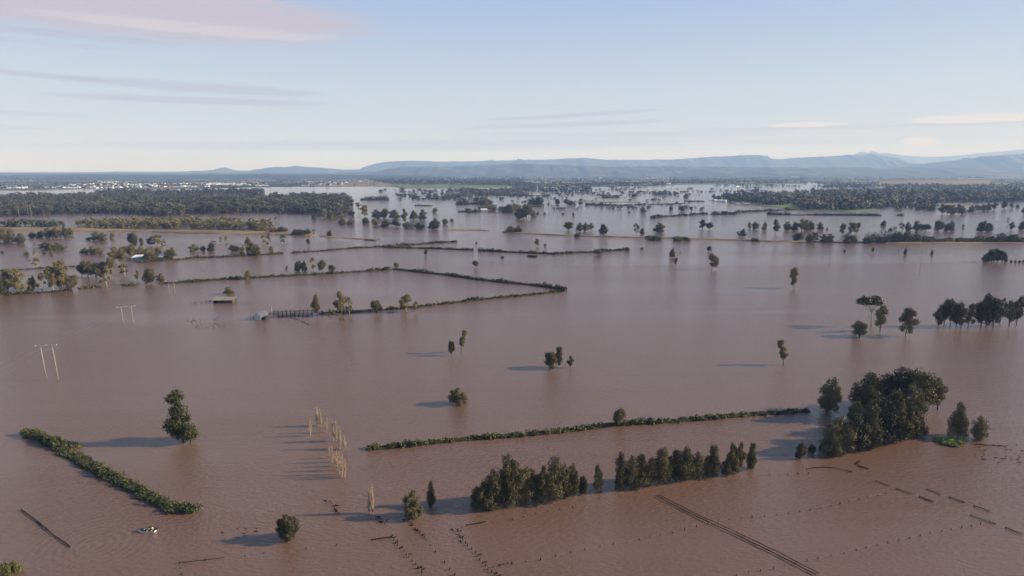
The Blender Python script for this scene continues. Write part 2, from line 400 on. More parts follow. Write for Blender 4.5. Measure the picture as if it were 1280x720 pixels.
def proto(kind, seed):
    """unit tree: height 1, width about 1. returns (crown verts, quads, trunk MB, leaf material, trunk material)"""
    g = random.Random(seed); blobs = []; limbs = []
    n = 3200; sz = 0.050; leaf = M['dense']; bark = M['bark']; base = 0.0; tr = 0.035
    if kind == 'dense':
        for i in range(17):
            a = g.uniform(0, 6.28); rr = 0.33*math.sqrt(g.random()); z = g.uniform(0.17, 0.80)
            rr *= 1.0 if z < 0.6 else 0.7
            s = g.uniform(0.13, 0.21)
            blobs.append((rr*math.cos(a), rr*math.sin(a), z, s, s, s*0.8))
        blobs.append((0,0,0.5,0.26,0.26,0.30)); n = 10000; sz = 0.031; leaf = M['dense']
    elif kind == 'gum':
        for i in range(20):
            a = g.uniform(0, 6.28); rr = g.uniform(0.06, 0.36); z = g.uniform(0.19, 0.90)
            if z > 0.75: rr *= 0.65
            if z < 0.38: rr *= 0.8
            s = g.uniform(0.10, 0.175)
            blobs.append((rr*math.cos(a), rr*math.sin(a), z, s, s, s*0.62)); limbs.append((rr*math.cos(a), rr*math.sin(a), z-0.03))
        n = 6500; sz = 0.032; leaf = M['gum']; bark = M['barkpale'] if seed % 2 else M['bark']
    elif kind == 'open':
        for i in range(14):
            a = g.uniform(0, 6.28); rr = g.uniform(0.08, 0.40); z = g.uniform(0.28, 0.95)
            if z > 0.8: rr *= 0.6
            s = g.uniform(0.07, 0.12)
            blobs.append((rr*math.cos(a), rr*math.sin(a), z, s, s, s*0.6)); limbs.append((rr*math.cos(a), rr*math.sin(a), z-0.02))
        n = 2000; leaf = M['olive']; bark = M['barkpale']; sz = 0.04
    elif kind == 'umbrella':
        for i in range(11):
            a = g.uniform(0, 6.28); rr = g.uniform(0.08, 0.36); z = 0.80 + g.uniform(-0.07, 0.08) - rr*0.25
            s = g.uniform(0.11, 0.17)
            blobs.append((rr*math.cos(a), rr*math.sin(a), z, s, s, s*0.5)); limbs.append((rr*math.cos(a), rr*math.sin(a), z-0.05))
        n = 2300; leaf = M['olive']; bark = M['barkpale']; tr = 0.025
    elif kind == 'column':          # she-oak: dense ragged cone
        for i in range(34):
            z = 0.05 + 0.90*(i/33.0)**0.95; wr = 0.43*(1-z**2.2)**0.6 + 0.05
            a = g.uniform(0, 6.28); rr = wr*g.uniform(0.2, 0.9); s = max(0.055, wr*g.uniform(0.32, 0.58))
            blobs.append((rr*math.cos(a), rr*math.sin(a), z+g.uniform(-.03,.03), s, s, s*0.5+0.02))
        blobs.append((0,0,0.4,0.24,0.24,0.36))
        n = 11000; leaf = M['oak']; sz = 0.029
    elif kind == 'round':           # low crown reaching the water
        for i in range(30):
            a = g.uniform(0, 6.28); z = g.uniform(0.08, 0.90); rr = 0.40*math.sqrt(max(0.06, 1-((z-0.36)/0.62)**2))*g.uniform(0.35, 1.05)
            s = g.uniform(0.085, 0.15)*(1.0 if z < 0.6 else 0.75)
            if z > 0.7: rr *= 0.6
            blobs.append((rr*math.cos(a), rr*math.sin(a), z, s, s, s*0.8))
        blobs.append((0,0,0.40,0.27,0.27,0.32)); n = 10500; sz = 0.030; leaf = M['oak']
    elif kind == 'bush':
        for i in range(14):
            a = g.uniform(0, 6.28); rr = 0.36*math.sqrt(g.random()); z = g.uniform(0.12, 0.70)*(1-rr)
            s = g.uniform(0.12, 0.19)
            blobs.append((rr*math.cos(a), rr*math.sin(a), z, s, s, s*1.5))
        n = 3600; leaf = M['hedge']; sz = 0.055; tr = 0.02
    elif kind == 'lop':             # dense below, sparse bare top leaning one way
        for i in range(16):
            z = g.uniform(0.10, 0.62); rr = g.uniform(0.08, 0.38)*(1.1-0.6*z); a = g.uniform(0, 6.28)
            s = g.uniform(0.13, 0.19); blobs.append((0.04-0.09*z+rr*math.cos(a), rr*math.sin(a), z, s*1.25, s, s*0.6))
        for i in range(13):
            z = g.uniform(0.60, 0.97); x = -0.12 + g.uniform(-0.17, 0.17); y = g.uniform(-0.12, 0.12)
            blobs.append((x, y, z, 0.09, 0.08, 0.045)); limbs.append((x, y, z))
        n = 8500; leaf = M['loptree']; sz = 0.032
    elif kind == 'lean':
        for i in range(10):
            z = g.uniform(0.32, 0.95); x = 0.05 - 0.30*(z-0.25) + g.uniform(-0.22, 0.22); y = g.uniform(-0.2, 0.2)
            s = g.uniform(0.11, 0.18); blobs.append((x, y, z, s, s, s*0.55)); limbs.append((x, y, z-0.03))
        n = 2400; sz = 0.042; leaf = M['gum']; bark = M['bark']
    C, d = blob_pts(blobs, n, seed, 0.45)
    q = np.random.default_rng(seed+77); C = C + q.normal(0, 0.012, C.shape) + d*(q.random((len(C),1))**6)*0.07
    keep = (C[:,2] > 0.015)
    C, d = C[keep], d[keep]
    # normalise the height so the top reaches 1
    C[:,2] *= 1.0/np.percentile(C[:,2], 99.6)
    gg = np.random.default_rng(seed+5)
    V, Q = cards(C, sz*gg.uniform(0.6, 1.4, len(C)), d, seed=seed+9)
    t = MB(); t.sm = True
    lx = g.uniform(-0.03, 0.03); top = (lx, 0, 0.72)
    if kind == 'lop': top = (-0.12, 0, 0.85)
    if kind == 'lean': top = (-0.08, 0, 0.7)
    bx = 0.12 if kind == 'lean' else 0.0
    path = [(bx, 0, -0.06), (bx*0.7+g.uniform(-.01,.01), g.uniform(-.01,.01), 0.2), (top[0]*0.5+bx*0.3, 0.01, 0.45), top]
    t.tube(path, [tr, tr*0.85, tr*0.55, tr*0.15], 7)
    if not limbs:
        for i in range(7):
            b = g.choice(blobs); limbs.append(b[:3])
    for q in limbs[:12]:
        z0 = max(0.12, min(0.55, q[2]-g.uniform(0.15, 0.3))); f = z0/0.72
        s0 = (bx*(1-f)+top[0]*f, 0, z0); mid = (q[0]*0.55+s0[0]*0.45, q[1]*0.55, (q[2]+z0)/2-0.02)
        t.tube([s0, mid, q], [tr*0.42, tr*0.28, tr*0.08], 5, cap=False)
    return mesh_from('crown', V, Q, leaf), t.mesh('trunk', bark, True)
def dead_proto(seed):
    g = random.Random(seed); t = MB()
    t.tube([(0,0,-0.05),(g.uniform(-.02,.02),0,0.35),(g.uniform(-.03,.03),0,0.7),(g.uniform(-.04,.04),0,1.0)], [0.050,0.038,0.025,0.008], 6)
    b = MB()
    for i in range(75):
        z0 = g.uniform(0.02, 0.85); a = g.uniform(0, 6.28); l = g.uniform(0.12, 0.34)*(1.15-z0)
        w_ = 1.2*l
        e = (w_*math.cos(a), w_*math.sin(a), z0+l*1.15)
        b.tube([(0,0,z0), (e[0]*0.6, e[1]*0.6, z0+l*0.45), e], [0.020,0.015,0.006], 4, cap=False)
        for k in range(2):
            a2 = a+g.uniform(-1,1); f = g.uniform(0.4,0.9)
            p0 = (e[0]*f, e[1]*f, z0+l*1.1*f*f+0.0); b.tube([p0, (p0[0]+0.05*math.cos(a2), p0[1]+0.05*math.sin(a2), p0[2]+0.10)], [0.014,0.006], 4, cap=False)
    return b.mesh('crown', M['dead'], True), t.mesh('trunk', M['dead'], True)

PROTO = {}
for k, cnt in (('dense',4),('gum',4),('open',3),('umbrella',2),('column',4),('round',4),('bush',3),('lop',1),('lean',2)):
    PROTO[k] = [proto(k, 100+i*17+len(k)) for i in range(cnt)]
PROTO['dead'] = [dead_proto(s) for s in (1,2,3)]
NAME = {'dense':'broadleaf_tree','gum':'gum_tree','open':'gum_tree','umbrella':'gum_tree','column':'she_oak','round':'broadleaf_tree','bush':'bush','lop':'broadleaf_tree','lean':'gum_tree','dead':'dead_tree'}
CAT = {'bush':'bush'}
WORDS = {'dense':'dense dark tree','gum':'loose-crowned gum tree','open':'sparse see-through tree','umbrella':'flat-topped pale tree','column':'ragged upright she-oak','round':'round leafy tree','bush':'low green bush','lop':'thin-topped leafy tree','lean':'leaning open tree','dead':'pale leafless tree'}
ORD = ['first','second','third','fourth','fifth','sixth','seventh','eighth','ninth','tenth','eleventh','twelfth','thirteenth','fourteenth','fifteenth','sixteenth','seventeenth','eighteenth','nineteenth','twentieth','twenty-first','twenty-second','twenty-third','twenty-fourth','twenty-fifth','twenty-sixth','twenty-seventh','twenty-eighth','twenty-ninth','thirtieth']
def tree(kind, px, py, wpx, hpx, label, group=None, z=0.0, squash=0.9):
    p = P(px, py, z); s = px_m(px, py, z); h = h_of(px, py, hpx, z)*1.03; w = wpx*s*1.05
    cr, tk = random.choice(PROTO[kind])
    t = empty(NAME[kind], p, 0, label, CAT.get(kind, 'tree'), group)
    mirror = 1
    rz = random.uniform(0, 6.28); tx, ty = (random.uniform(-0.07, 0.07), random.uniform(-0.07, 0.07)) if kind != 'dead' else (0.02, random.uniform(-0.03, 0.03))
    if kind in ('lop',): rz = tx = ty = 0
    if kind == 'lean': rz = math.pi if random.random() < 0.5 else 0
    for nm, me in (('trunk', tk), ('crown', cr)):
        o = link(nm, me, t); o.scale = (w, max(w*squash, h*0.22), h); o.rotation_euler = (tx, ty, rz)
    if rz not in (0, math.pi):
        # uneven scale under rotation is fine: scale acts before the turn
        pass
    return t
def cluster(where, group, crop, items, z=0.0, adj=None):
    """items (x, ybase, w, h, kind) in the zoomed crop's coordinates; label = look + ordinal + where"""
    x0, y0, k = crop
    it = sorted([(x0+a/k, y0+b/k, c/k, d/k, e) for a, b, c, d, e in items])
    it = [(a, b, c*random.uniform(0.9, 1.2), d*random.uniform(0.88, 1.1), 'round' if (e in ('gum', 'dense') and d < 13.5 and random.random() < 0.6) else e) for a, b, c, d, e in it]
    n = len(it)
    for i, (x, y, w, h, kd) in enumerate(it):
        lab = WORDS[kd]
        if n > 1: lab += (', ' + ORD[i] + ' from the left ') if i < n-1 else ', last on the right '
        else: lab += ' '
        tree(kd, x, y, w, h, lab + where, group if n > 1 else None, z)
A = (0,200,4); B = (320,200,4); Cc = (640,200,4); D = (960,200,4)
FULL = (0,0,1)
g_ = 'trees standing in the flood'
# --- foreground
cluster('with bare twigs over a long shadow', g_, FULL, [(229,551,36,57,'lop')])
cluster('alone beside a fence line in front', g_, FULL, [(360,673,35,31,'round')])
cluster('beside the front row, long shadow', g_, FULL, [(516,645,25,34,'round'),(539,633,11,31,'column')])
cluster('casting a blue shadow in open water', g_, FULL, [(571,505,27,20,'round')])
cluster('of the small pair in mid water', g_, FULL, [(565,444,9,17,'dense'),(578,441,15,25,'lean')])
cluster('beside the long middle hedge', g_, FULL, [(774,532,17,20,'dense')])
cluster('of three standing in central water', g_, FULL, [(687,460,20,21,'dense'),(698,459,14,26,'gum'),(713,460,11,13,'gum')])
cluster('leaning alone near the right clumps', g_, FULL, [(977,456,19,28,'lean')])
cluster('just outside the big wooded clump', g_, FULL, [(1034,514,32,38,'round')])
cluster('of the loose group before the right row', g_, FULL, [(1074,421,25,19,'dense'),(1089,408,29,34,'umbrella'),(1100,414,18,29,'gum'),(1132,420,22,35,'gum')])
cluster('of the tall row near the right edge', 'tall gums in a row', (960,360,4), [(850,190,60,95,'gum'),(880,190,60,118,'dense'),(910,190,70,125,'gum'),(940,193,55,115,'dense'),(965,196,50,105,'gum'),(1000,192,65,118,'gum'),(1065,190,70,130,'dense'),(1090,190,80,140,'gum'),(1125,190,80,122,'gum'),(1160,185,50,130,'open'),(1205,190,58,122,'gum'),(1240,190,60,150,'gum')])
cluster('of the big wooded clump', 'trees of the big clump', FULL, [(1150,517,52,55,'dense'),(1122,510,40,46,'dense'),(1172,512,28,36,'gum'),(1099,503,22,31,'gum'),(1077,521,31,52,'column'),(1068,528,22,24,'round'),(1092,540,30,38,'round'),(1112,540,36,52,'round'),(1135,540,38,62,'round'),(1038,566,26,30,'round'),(1048,565,34,40,'round'),(1066,562,34,42,'round'),(1085,556,34,46,'round'),(1104,553,36,52,'round'),(1122,550,36,58,'round'),(1140,546,26,44,'round'),(1151,544,18,16,'round'),(1032,568,18,20,'round')])
cluster('on the tip of the big clump', g_, FULL, [(1001,573,14,19,'round'),(1014,567,11,11,'round')])
cluster('behind the bright green weed island', g_, FULL, [(1197,546,20,39,'column'),(1222,549,18,30,'column')])
row = [(607,634,28,32,'round'),(596,635,18,24,'column'),(620,632,24,44,'column'),(632,630,28,54,'column'),(645,628,30,53,'round'),(657,627,22,46,'column'),(666,626,18,36,'round'),(677,625,24,42,'round'),(692,623,28,45,'column'),(705,621,26,38,'round'),(715,619,20,36,'round'),(728,616,16,22,'round'),(747,614,12,29,'column')]
cluster('of the front tree row', 'front tree row', FULL, row)
row2 = [(776,611,19,40,'column'),(789,609,18,34,'column'),(800,607,22,38,'column'),(812,606,22,36,'column'),(826,604,24,43,'column'),(836,602,16,28,'round'),(845,600,20,36,'column'),(857,598,24,38,'column'),(869,596,16,33,'column'),(884,595,12,24,'column'),(892,594,20,33,'column'),(907,593,12,18,'round'),(916,590,18,33,'round'),(925,588,16,32,'gum'),(938,585,14,32,'column')]
cluster('of the second front tree row', 'second front tree row', FULL, row2)
cluster('cut off at the bottom left corner', g_, FULL, [(6,722,20,20,'bush'),(20,716,16,16,'bush')])
# dead poplars
dd = [(388,545,8,22),(397,532,9,22),(401,533,9,22),(408,541,8,24),(417,551,9,24),(420,552,9,26),(425,561,8,28),(431,562,8,19)]
for i, (x, y, w_, h_) in enumerate(dd):
    tree('dead', x, y, w_, h_, f'pale leafless tree, {ORD[i]} from the left in the farther bare row', 'farther bare row')
dd = [(412,573,6,15),(415,578,7,20),(419,583,7,17),(422,588,8,24),(425,593,8,28),(428,596,8,28),(431,598,7,24)]
for i, (x, y, w_, h_) in enumerate(dd):
    tree('dead', x, y, w_, h_, f'pale leafless tree, {ORD[i]} from the left in the nearer bare row', 'nearer bare row')
for i, (x, y, w_, h_) in enumerate([(463,641,9,30),(466,642,9,37),(461,641,6,12)]):
    tree('dead', x, y, w_, h_, f'{["slim pale leafless tree","tallest pale leafless tree","short pale leafless stump"][i]} beside the shadow of the front bush', 'three bare trees by a shadow')
# --- middle left
cluster('on the hedge end beside the cattle yard', g_, FULL, [(397,395,15,26,'gum'),(427,394,18,27,'gum'),(437,393,15,22,'open'),(471,391,14,16,'dense'),(508,390,20,22,'gum'),(520,391,10,13,'open')])
cluster('behind the flat-roofed shed', g_, A, [(1145,672,66,42,'round')])
cluster('in the shore grove by the left edge', 'shore grove', A, [(5,680,60,75,'round'),(45,672,70,110,'gum'),(88,670,90,135,'gum'),(162,655,52,80,'round'),(212,655,60,85,'open'),(265,648,80,120,'gum'),(310,645,100,155,'gum'),(300,640,70,100,'dense'),(362,655,75,80,'dense')])
cluster('in the grove behind the shore', 'grove behind the shore', A, [(410,583,60,70,'dense'),(440,585,60,85,'dense'),(480,590,70,75,'dense'),(520,588,60,85,'gum'),(550,590,60,95,'gum'),(535,637,55,110,'olive' if 0 else 'open')])
cluster('on the low bank beside the thin hedge', g_, A, [(625,580,55,58,'open'),(688,605,36,55,'gum'),(735,620,45,55,'dense'),(758,620,60,78,'dense'),(803,607,42,36,'dense')])
cluster('alone above the left shore hedge', g_, A, [(185,535,50,50,'open')])
cluster('around the flooded farmhouse', 'farmhouse trees', A, [(575,510,55,70,'gum'),(610,520,50,68,'gum'),(625,470,70,38,'dense'),(660,485,50,55,'dense'),(700,490,60,58,'round'),(745,505,62,60,'round'),(790,482,52,45,'dense'),(850,495,62,50,'round'),(665,440,52,76,'dense'),(710,435,36,42,'gum'),(765,430,60,52,'gum'),(790,432,60,60,'open'),(822,448,30,52,'open'),(770,500,40,45,'gum')])
cluster('of the small middle thicket at left', g_, A, [(225,445,50,38,'round'),(255,445,40,32,'round'),(292,450,62,33,'round'),(335,450,15,20,'open'),(180,435,30,20,'open')])
cluster('of the low thicket near the left water', g_, A, [(425,468,52,28,'round'),(462,470,55,42,'gum'),(495,471,48,30,'round')])
cluster('of the small thicket below the tan bank', g_, A, [(480,403,48,40,'round'),(515,405,48,38,'round'),(563,393,30,30,'round'),(443,402,22,14,'round')])
cluster('against the left picture edge, below the bank', g_, A, [(20,408,60,60,'round'),(60,415,62,58,'round'),(104,420,58,52,'round'),(30,372,70,30,'round')])
cluster('of the thicket on the bank at left', g_, A, [(165,388,48,28,'round'),(205,388,45,32,'round'),(245,390,50,52,'gum'),(280,391,50,50,'gum'),(325,388,36,50,'gum'),(355,378,28,42,'gum')])
cluster('of five tiny ones in left water', g_, A, [(135,478,22,24,'round'),(175,480,26,30,'open'),(220,470,14,14,'round'),(257,478,24,24,'round'),(12,466,14,12,'round')])
cluster('of the sparse grove beyond the thin hedge', 'sparse grove', A, [(970,457,50,34,'gum'),(1015,457,34,30,'round'),(1057,457,42,42,'gum'),(1070,415,30,12,'open'),(1103,418,24,32,'open'),(1138,448,20,62,'open'),(1165,455,50,32,'round'),(1190,455,40,25,'round'),(1213,475,26,50,'dense'),(1260,470,60,52,'round'),(1240,420,32,34,'dense')])
cluster('on the thin hedge before the bend', g_, A, [(1237,597,32,42,'gum')])
cluster('of the bushes on the tan bank end', g_, B, [(20,356,52,36,'round'),(90,362,50,26,'round'),(130,360,55,28,'round'),(200,374,50,26,'round'),(228,374,50,30,'round'),(258,373,40,30,'round'),(287,376,20,26,'open')])
cluster('of the scattered ones left of mid water', g_, B, [(368,382,28,32,'dense'),(262,432,20,36,'gum'),(130,420,44,48,'open'),(42,422,40,50,'open'),(70,440,35,70,'open'),(76,458,22,26,'gum'),(5,478,48,52,'round')])
cluster('on the middle hedge', g_, B, [(213,557,40,58,'round'),(242,556,32,46,'round'),(290,555,42,66,'open'),(333,560,42,58,'dense'),(380,562,40,38,'gum'),(155,558,18,26,'open')])
cluster('of five dots in mid water', g_, B, [(850,478,28,34,'gum'),(700,536,30,26,'dense'),(1095,536,34,32,'dense'),(1102,416,12,9,'round'),(1230,490,26,8,'bush')])
cluster('of the row above the dark middle hedge', 'row above the middle hedge', B, [(477,282,34,32,'gum'),(430,322,42,34,'dense'),(475,325,42,30,'dense'),(515,262,50,44,'open'),(545,285,46,62,'gum'),(550,320,42,32,'round'),(600,290,50,42,'dense'),(640,290,56,42,'dense'),(690,291,56,44,'gum'),(745,320,42,68,'gum'),(790,297,48,44,'gum'),(835,300,50,50,'gum'),(895,345,62,52,'gum'),(945,322,40,30,'gum'),(980,306,20,12,'round'),(895,262,30,22,'dense'),(880,345,40,30,'round')])
cluster('of the low chain below the wood end', 'low chain of shrubs', B, [(600,328,55,30,'dense'),(650,332,60,30,'dense'),(700,336,60,30,'dense'),(760,340,64,28,'dense'),(815,343,60,28,'dense')])
cluster('of tiny bushes on far water', g_, B, [(625,160,22,13,'round'),(733,152,26,16,'round'),(820,152,22,10,'round'),(715,188,34,18,'open'),(800,191,62,14,'bush')])
cluster('in front of the wood end', g_, B, [(290,300,28,34,'gum'),(375,298,42,50,'gum'),(100,305,20,24,'open'),(340,292,44,46,'gum')])
cluster('around the white-walled building', g_, B, [(1060,262,45,20,'dense'),(1095,262,40,16,'dense'),(1140,232,50,38,'gum'),(1165,225,34,28,'gum'),(1185,250,38,28,'gum'),(1245,262,50,26,'round'),(1275,264,40,30,'round')])
# --- centre
cluster('of the big dark mounds in the centre', g_, Cc, [(40,293,60,50,'dense'),(72,292,76,60,'dense'),(105,285,40,38,'dense'),(-10,262,50,40,'dense'),(22,258,56,38,'dense'),(100,226,52,36,'dense'),(130,226,52,38,'dense'),(40,322,42,26,'open'),(-8,363,50,34,'dense'),(28,362,58,28,'dense')])
cluster('of the small dots left of centre', g_, Cc, [(130,273,18,14,'round'),(163,273,18,12,'round'),(185,281,10,15,'open'),(255,272,20,8,'bush'),(307,280,14,20,'dense'),(585,266,14,9,'round')])
cluster('of the row before the levee road', 'trees before the levee road', Cc, [(283,353,58,46,'dense'),(340,356,46,40,'round'),(368,355,36,38,'round'),(397,352,32,36,'gum'),(455,369,48,48,'gum'),(620,373,38,54,'open'),(650,373,26,34,'gum'),(735,362,58,50,'dense')])
cluster('of four in water beyond the levee road', g_, Cc, [(952,345,38,48,'gum'),(988,348,38,34,'dense')])
cluster('on the levee road', 'bushes on the levee road', Cc, [(325,388,36,18,'bush'),(688,399,60,22,'bush'),(728,400,52,20,'bush'),(832,404,58,22,'bush'),(868,404,52,20,'bush'),(1215,406,54,16,'bush')])
cluster('of a small pair below the levee', g_, Cc, [(125,431,30,36,'gum'),(165,431,14,12,'round')])
cluster('on the thin hedge below the levee', g_, Cc, [(430,476,58,27,'dense'),(95,482,72,7,'bush'),(210,472,24,12,'bush'),(575,455,34,16,'bush')])
cluster('of the scattered ones in open central water', g_, Cc, [(800,486,34,48,'gum'),(818,528,22,44,'gum'),(985,458,26,26,'dense'),(1000,546,66,68,'gum'),(650,448,18,10,'bush'),(840,463,8,6,'bush')])
cluster('of the little ones before the far hedge', g_, Cc, [(655,264,38,30,'gum'),(682,240,20,12,'round'),(793,254,20,22,'dense'),(848,257,34,28,'dense'),(897,254,18,22,'dense'),(870,189,32,20,'dense'),(947,251,20,12,'bush'),(612,186,34,14,'dense')])
cluster('of the short far row', g_, Cc, [(665,169,8,12,'dense'),(688,169,8,13,'dense'),(715,173,24,18,'dense'),(738,175,26,18,'dense'),(765,176,34,24,'dense'),(790,175,22,16,'dense'),(820,174,36,14,'dense')])
cluster('of the far dark clump', g_, Cc, [(275,227,40,28,'dense'),(300,227,40,26,'dense'),(228,223,26,26,'dense'),(250,206,18,22,'open'),(345,227,28,20,'dense'),(345,202,18,11,'round'),(185,222,14,20,'open')])
cluster('of the group below the wooded island', g_, Cc, [(1188,342,20,32,'gum'),(1215,347,32,38,'gum'),(1262,352,24,44,'gum'),(1155,384,38,40,'dense'),(1128,382,20,26,'open')])
# --- right
cluster('of the row above the levee at right', 'row above the levee', D, [(35,370,48,66,'gum'),(97,353,42,40,'round'),(132,353,40,44,'round'),(168,354,44,56,'gum'),(190,353,36,48,'dense'),(215,352,44,46,'gum'),(260,350,36,42,'gum'),(295,350,12,14,'round')])
cluster('on the levee near the dark thicket', 'levee trees', D, [(148,406,54,38,'dense'),(205,413,46,42,'dense'),(232,413,46,46,'gum'),(280,412,46,38,'round'),(308,412,46,38,'round'),(395,414,44,44,'dense'),(424,414,44,40,'dense'),(370,378,48,58,'gum'),(415,372,50,64,'gum'),(440,370,46,60,'gum')])
cluster('rising over the dark levee thicket', 'trees over the levee thicket', D, [(670,356,34,46,'open'),(697,356,34,46,'gum'),(745,356,50,48,'gum'),(785,356,52,38,'dense'),(850,357,58,58,'dense'),(895,357,30,38,'gum'),(914,357,30,48,'gum'),(975,356,28,36,'open'),(1070,358,46,48,'gum'),(1100,358,44,38,'gum'),(1215,350,34,42,'gum'),(1270,350,30,42,'gum'),(1195,322,14,32,'open'),(612,356,26,18,'round'),(632,356,24,24,'open'),(577,331,26,28,'gum')])
cluster('of the dots below the levee', g_, D, [(523,465,18,26,'gum'),(685,475,18,36,'dense'),(820,473,15,22,'dense'),(383,460,14,10,'bush'),(652,467,7,15,'open'),(765,468,6,12,'open')])
cluster('of the dense clump in right water', 'dense clump in right water', D, [(1090,511,44,46,'dense'),(1118,511,46,58,'dense'),(1145,511,46,62,'dense'),(1170,511,40,48,'dense'),(1187,511,20,20,'round')])
cluster('of the dots beside the right clump', g_, D, [(1215,512,14,10,'bush'),(1237,514,12,14,'round'),(1259,512,12,10,'bush'),(1276,512,10,12,'bush')])
cluster('standing alone before the tall row', g_, D, [(130,640,66,88,'gum')])
cluster('of the plantation at the right', 'plantation at the right', D, [(870,272,36,46,'gum'),(897,273,36,48,'gum'),(925,273,36,46,'gum'),(950,273,36,46,'gum'),(970,272,34,44,'gum'),(1020,260,36,32,'gum'),(1048,258,34,32,'gum'),(1075,256,34,34,'gum'),(1100,254,36,36,'gum'),(1130,250,36,38,'gum'),(1182,246,34,36,'dense'),(1216,242,24,24,'dense'),(1247,240,20,18,'gum'),(1277,274,22,32,'dense'),(785,252,30,28,'gum'),(815,252,34,26,'gum')])

# ------------------------------------------------------------------ hedges
def hedge(pts, wpx, hpx, mat, label, group=None, dens=1.0, cat='hedge', name='hedge', card=None, bank=True, maxn=26000, gap=0.0):
    """a strip of shrubs along a line of picture points, on a low earth bank"""
    W = [P(*q) for q in pts]
    seg = [math.dist(W[i], W[i+1]) for i in range(len(W)-1)]; tot = sum(seg)
    mpp = px_m((pts[0][0]+pts[-1][0])/2, (pts[0][1]+pts[-1][1])/2)
    hm = hpx*mpp; wm_ = wpx*mpp
    o0 = W[0]; top = empty(name, o0, 0, label, cat, group)
    g = np.random.default_rng(abs(hash(label)) % 1000 if False else int(tot*7) % 9973)
    pos = g.uniform(0, tot, int(max(6, tot/(wm_*0.17))))
    cum = np.concatenate([[0], np.cumsum(seg)])
    def along(s):
        i = int(min(len(seg)-1, np.searchsorted(cum, s, side='right')-1)); t = (s-cum[i])/seg[i]
        a, b = Vector(W[i]), Vector(W[i+1]); d = (b-a).normalized()
        return a.lerp(b, t), Vector((-d.y, d.x, 0))
    blobs = []
    nz = fbm1(pos/(wm_*4), 5, 3)
    for s, q in zip(pos, nz):
        if gap and (fbm1(np.array([s/(wm_*3)]), 77, 2)[0] > gap): continue
        c, nrm = along(s); off = g.uniform(-0.30, 0.30)*wm_
        k = (0.72+0.34*q)*g.uniform(0.55, 1.25)
        r_ = wm_*0.34*g.uniform(0.7, 1.2)
        blobs.append((c.x+nrm.x*off-o0[0], c.y+nrm.y*off-o0[1], hm*0.40*k, r_, r_, hm*0.58*k))
    card = card or max(0.45, mpp*1.6)
    area = len(blobs)*wm_*hm
    n = int(min(maxn, dens*2.6*tot*(wm_+2*hm)/(card*card)*0.8))
    C, d = blob_pts(blobs, n, 3, 0.25); keep = C[:,2] > 0.05; C = C[keep]; d = d[keep]
    V, Q = cards(C, card*g.uniform(0.6, 1.4, len(C)), d, seed=4)
    link('foliage', mesh_from('foliage', V, Q, mat), top)
    if bank:
        b = []; f = []; K = max(8, int(tot/(wm_*0.8)))
        for i in range(K+1):
            c, nrm = along(tot*i/K); h = hm*g.uniform(0.22, 0.40); ww = wm_*g.uniform(0.40, 0.56)
            e = 0.3 if i in (0, K) else 1.0
            for sgn, z in ((-1, -0.3), (-0.6, h*e), (0.6, h*e), (1, -0.3)):
                b.append((c.x+nrm.x*ww*sgn*e-o0[0], c.y+nrm.y*ww*sgn*e-o0[1], z))
        for i in range(K):
            for k in range(3): a = i*4+k; f.append((a, a+4, a+5, a+1))
        link('bank', mesh_from('bank', b, np.array(f), M['undergrowth']), top)
    return top
M['undergrowth'] = simple('undergrowth_soil', (0.045,0.042,0.022), 0.95, 0.4, 0.3, spec=0.1)
hedge([(34,542),(50,548),(67,556),(92,571),(120,587),(150,602),(175,615),(200,630),(213,637),(246,639)], 17, 10, M['hedge'], 'thick green hedge strip running diagonally in front, near the boat', dens=1.3, card=0.42, maxn=60000)
hedge([(66,551),(78,553),(98,560)], 12, 3, M['drygrass'], 'flat olive grass patch beside the diagonal hedge', cat='grass patch', name='grass_patch', card=0.4, bank=False)
hedge([(457,562),(480,560),(520,556),(560,551),(640,545),(700,540),(760,532),(840,527),(900,522),(960,517),(998,515)], 11, 6.5, M['hedge'], 'long green hedge lying across the middle of the flood', dens=1.2, card=0.55, maxn=60000)
hedge([(1002,515),(1012,514)], 8, 4, M['hedged'], 'small dark tuft off the end of the long hedge', card=0.5)
hedge([(400,392),(440,390),(500,386),(540,382),(600,375),(660,369),(707,364)], 6, 4.6, M['hedge'], 'hedge from the cattle yard up to the sharp corner', card=0.8, maxn=30000)
hedge([(706,362.5),(680,358),(640,354),(600,350),(560,344),(520,339.5),(492,337)], 7, 4.6, M['hedged'], 'dark hedge running back from the sharp corner', card=0.9, maxn=30000)
hedge([(490,337),(460,339),(400,343),(320,347),(260,351),(206,355)], 6, 4.0, M['hedged'], 'hedge across the middle left behind the sheds', card=0.9, maxn=30000)
hedge([(150,358),(171,356.5)], 6, 3.5, M['hedged'], 'short dark hedge piece beyond the shore grove', card=0.8)
hedge([(98,361),(126,359)], 6, 3.5, M['hedge'], 'short green hedge piece right of the shore grove', card=0.8)
hedge([(4,369),(40,367),(90,363.5)], 5, 4, M['hedged'], 'low dark shore under the left grove', card=0.8)
hedge([(0,339),(30,337),(60,334.5),(98,333)], 3.6, 2.2, M['hedged'], 'thin dark hedge at the left edge', card=1.0)
hedge([(171,328.5),(210,325.5),(250,322.5),(300,320.5),(353,317)], 5, 3.4, M['hedged'], 'hedge beside the flooded farmhouse', card=1.0)
hedge([(363,316.5),(400,314),(440,310.5),(480,308.5)], 3.6, 2.6, M['hedged'], 'thin hedge continuing past the gap', card=1.1)
hedge([(480,309),(510,306.5),(550,303.5),(570,302.3)], 6, 3.4, M['hedged'], 'dark spur hedge reaching to the levee', card=1.2)
hedge([(482,309.5),(530,310.5),(560,311.5),(592,313)], 5, 3.4, M['hedged'], 'dark hedge running right from the fork', card=1.1)
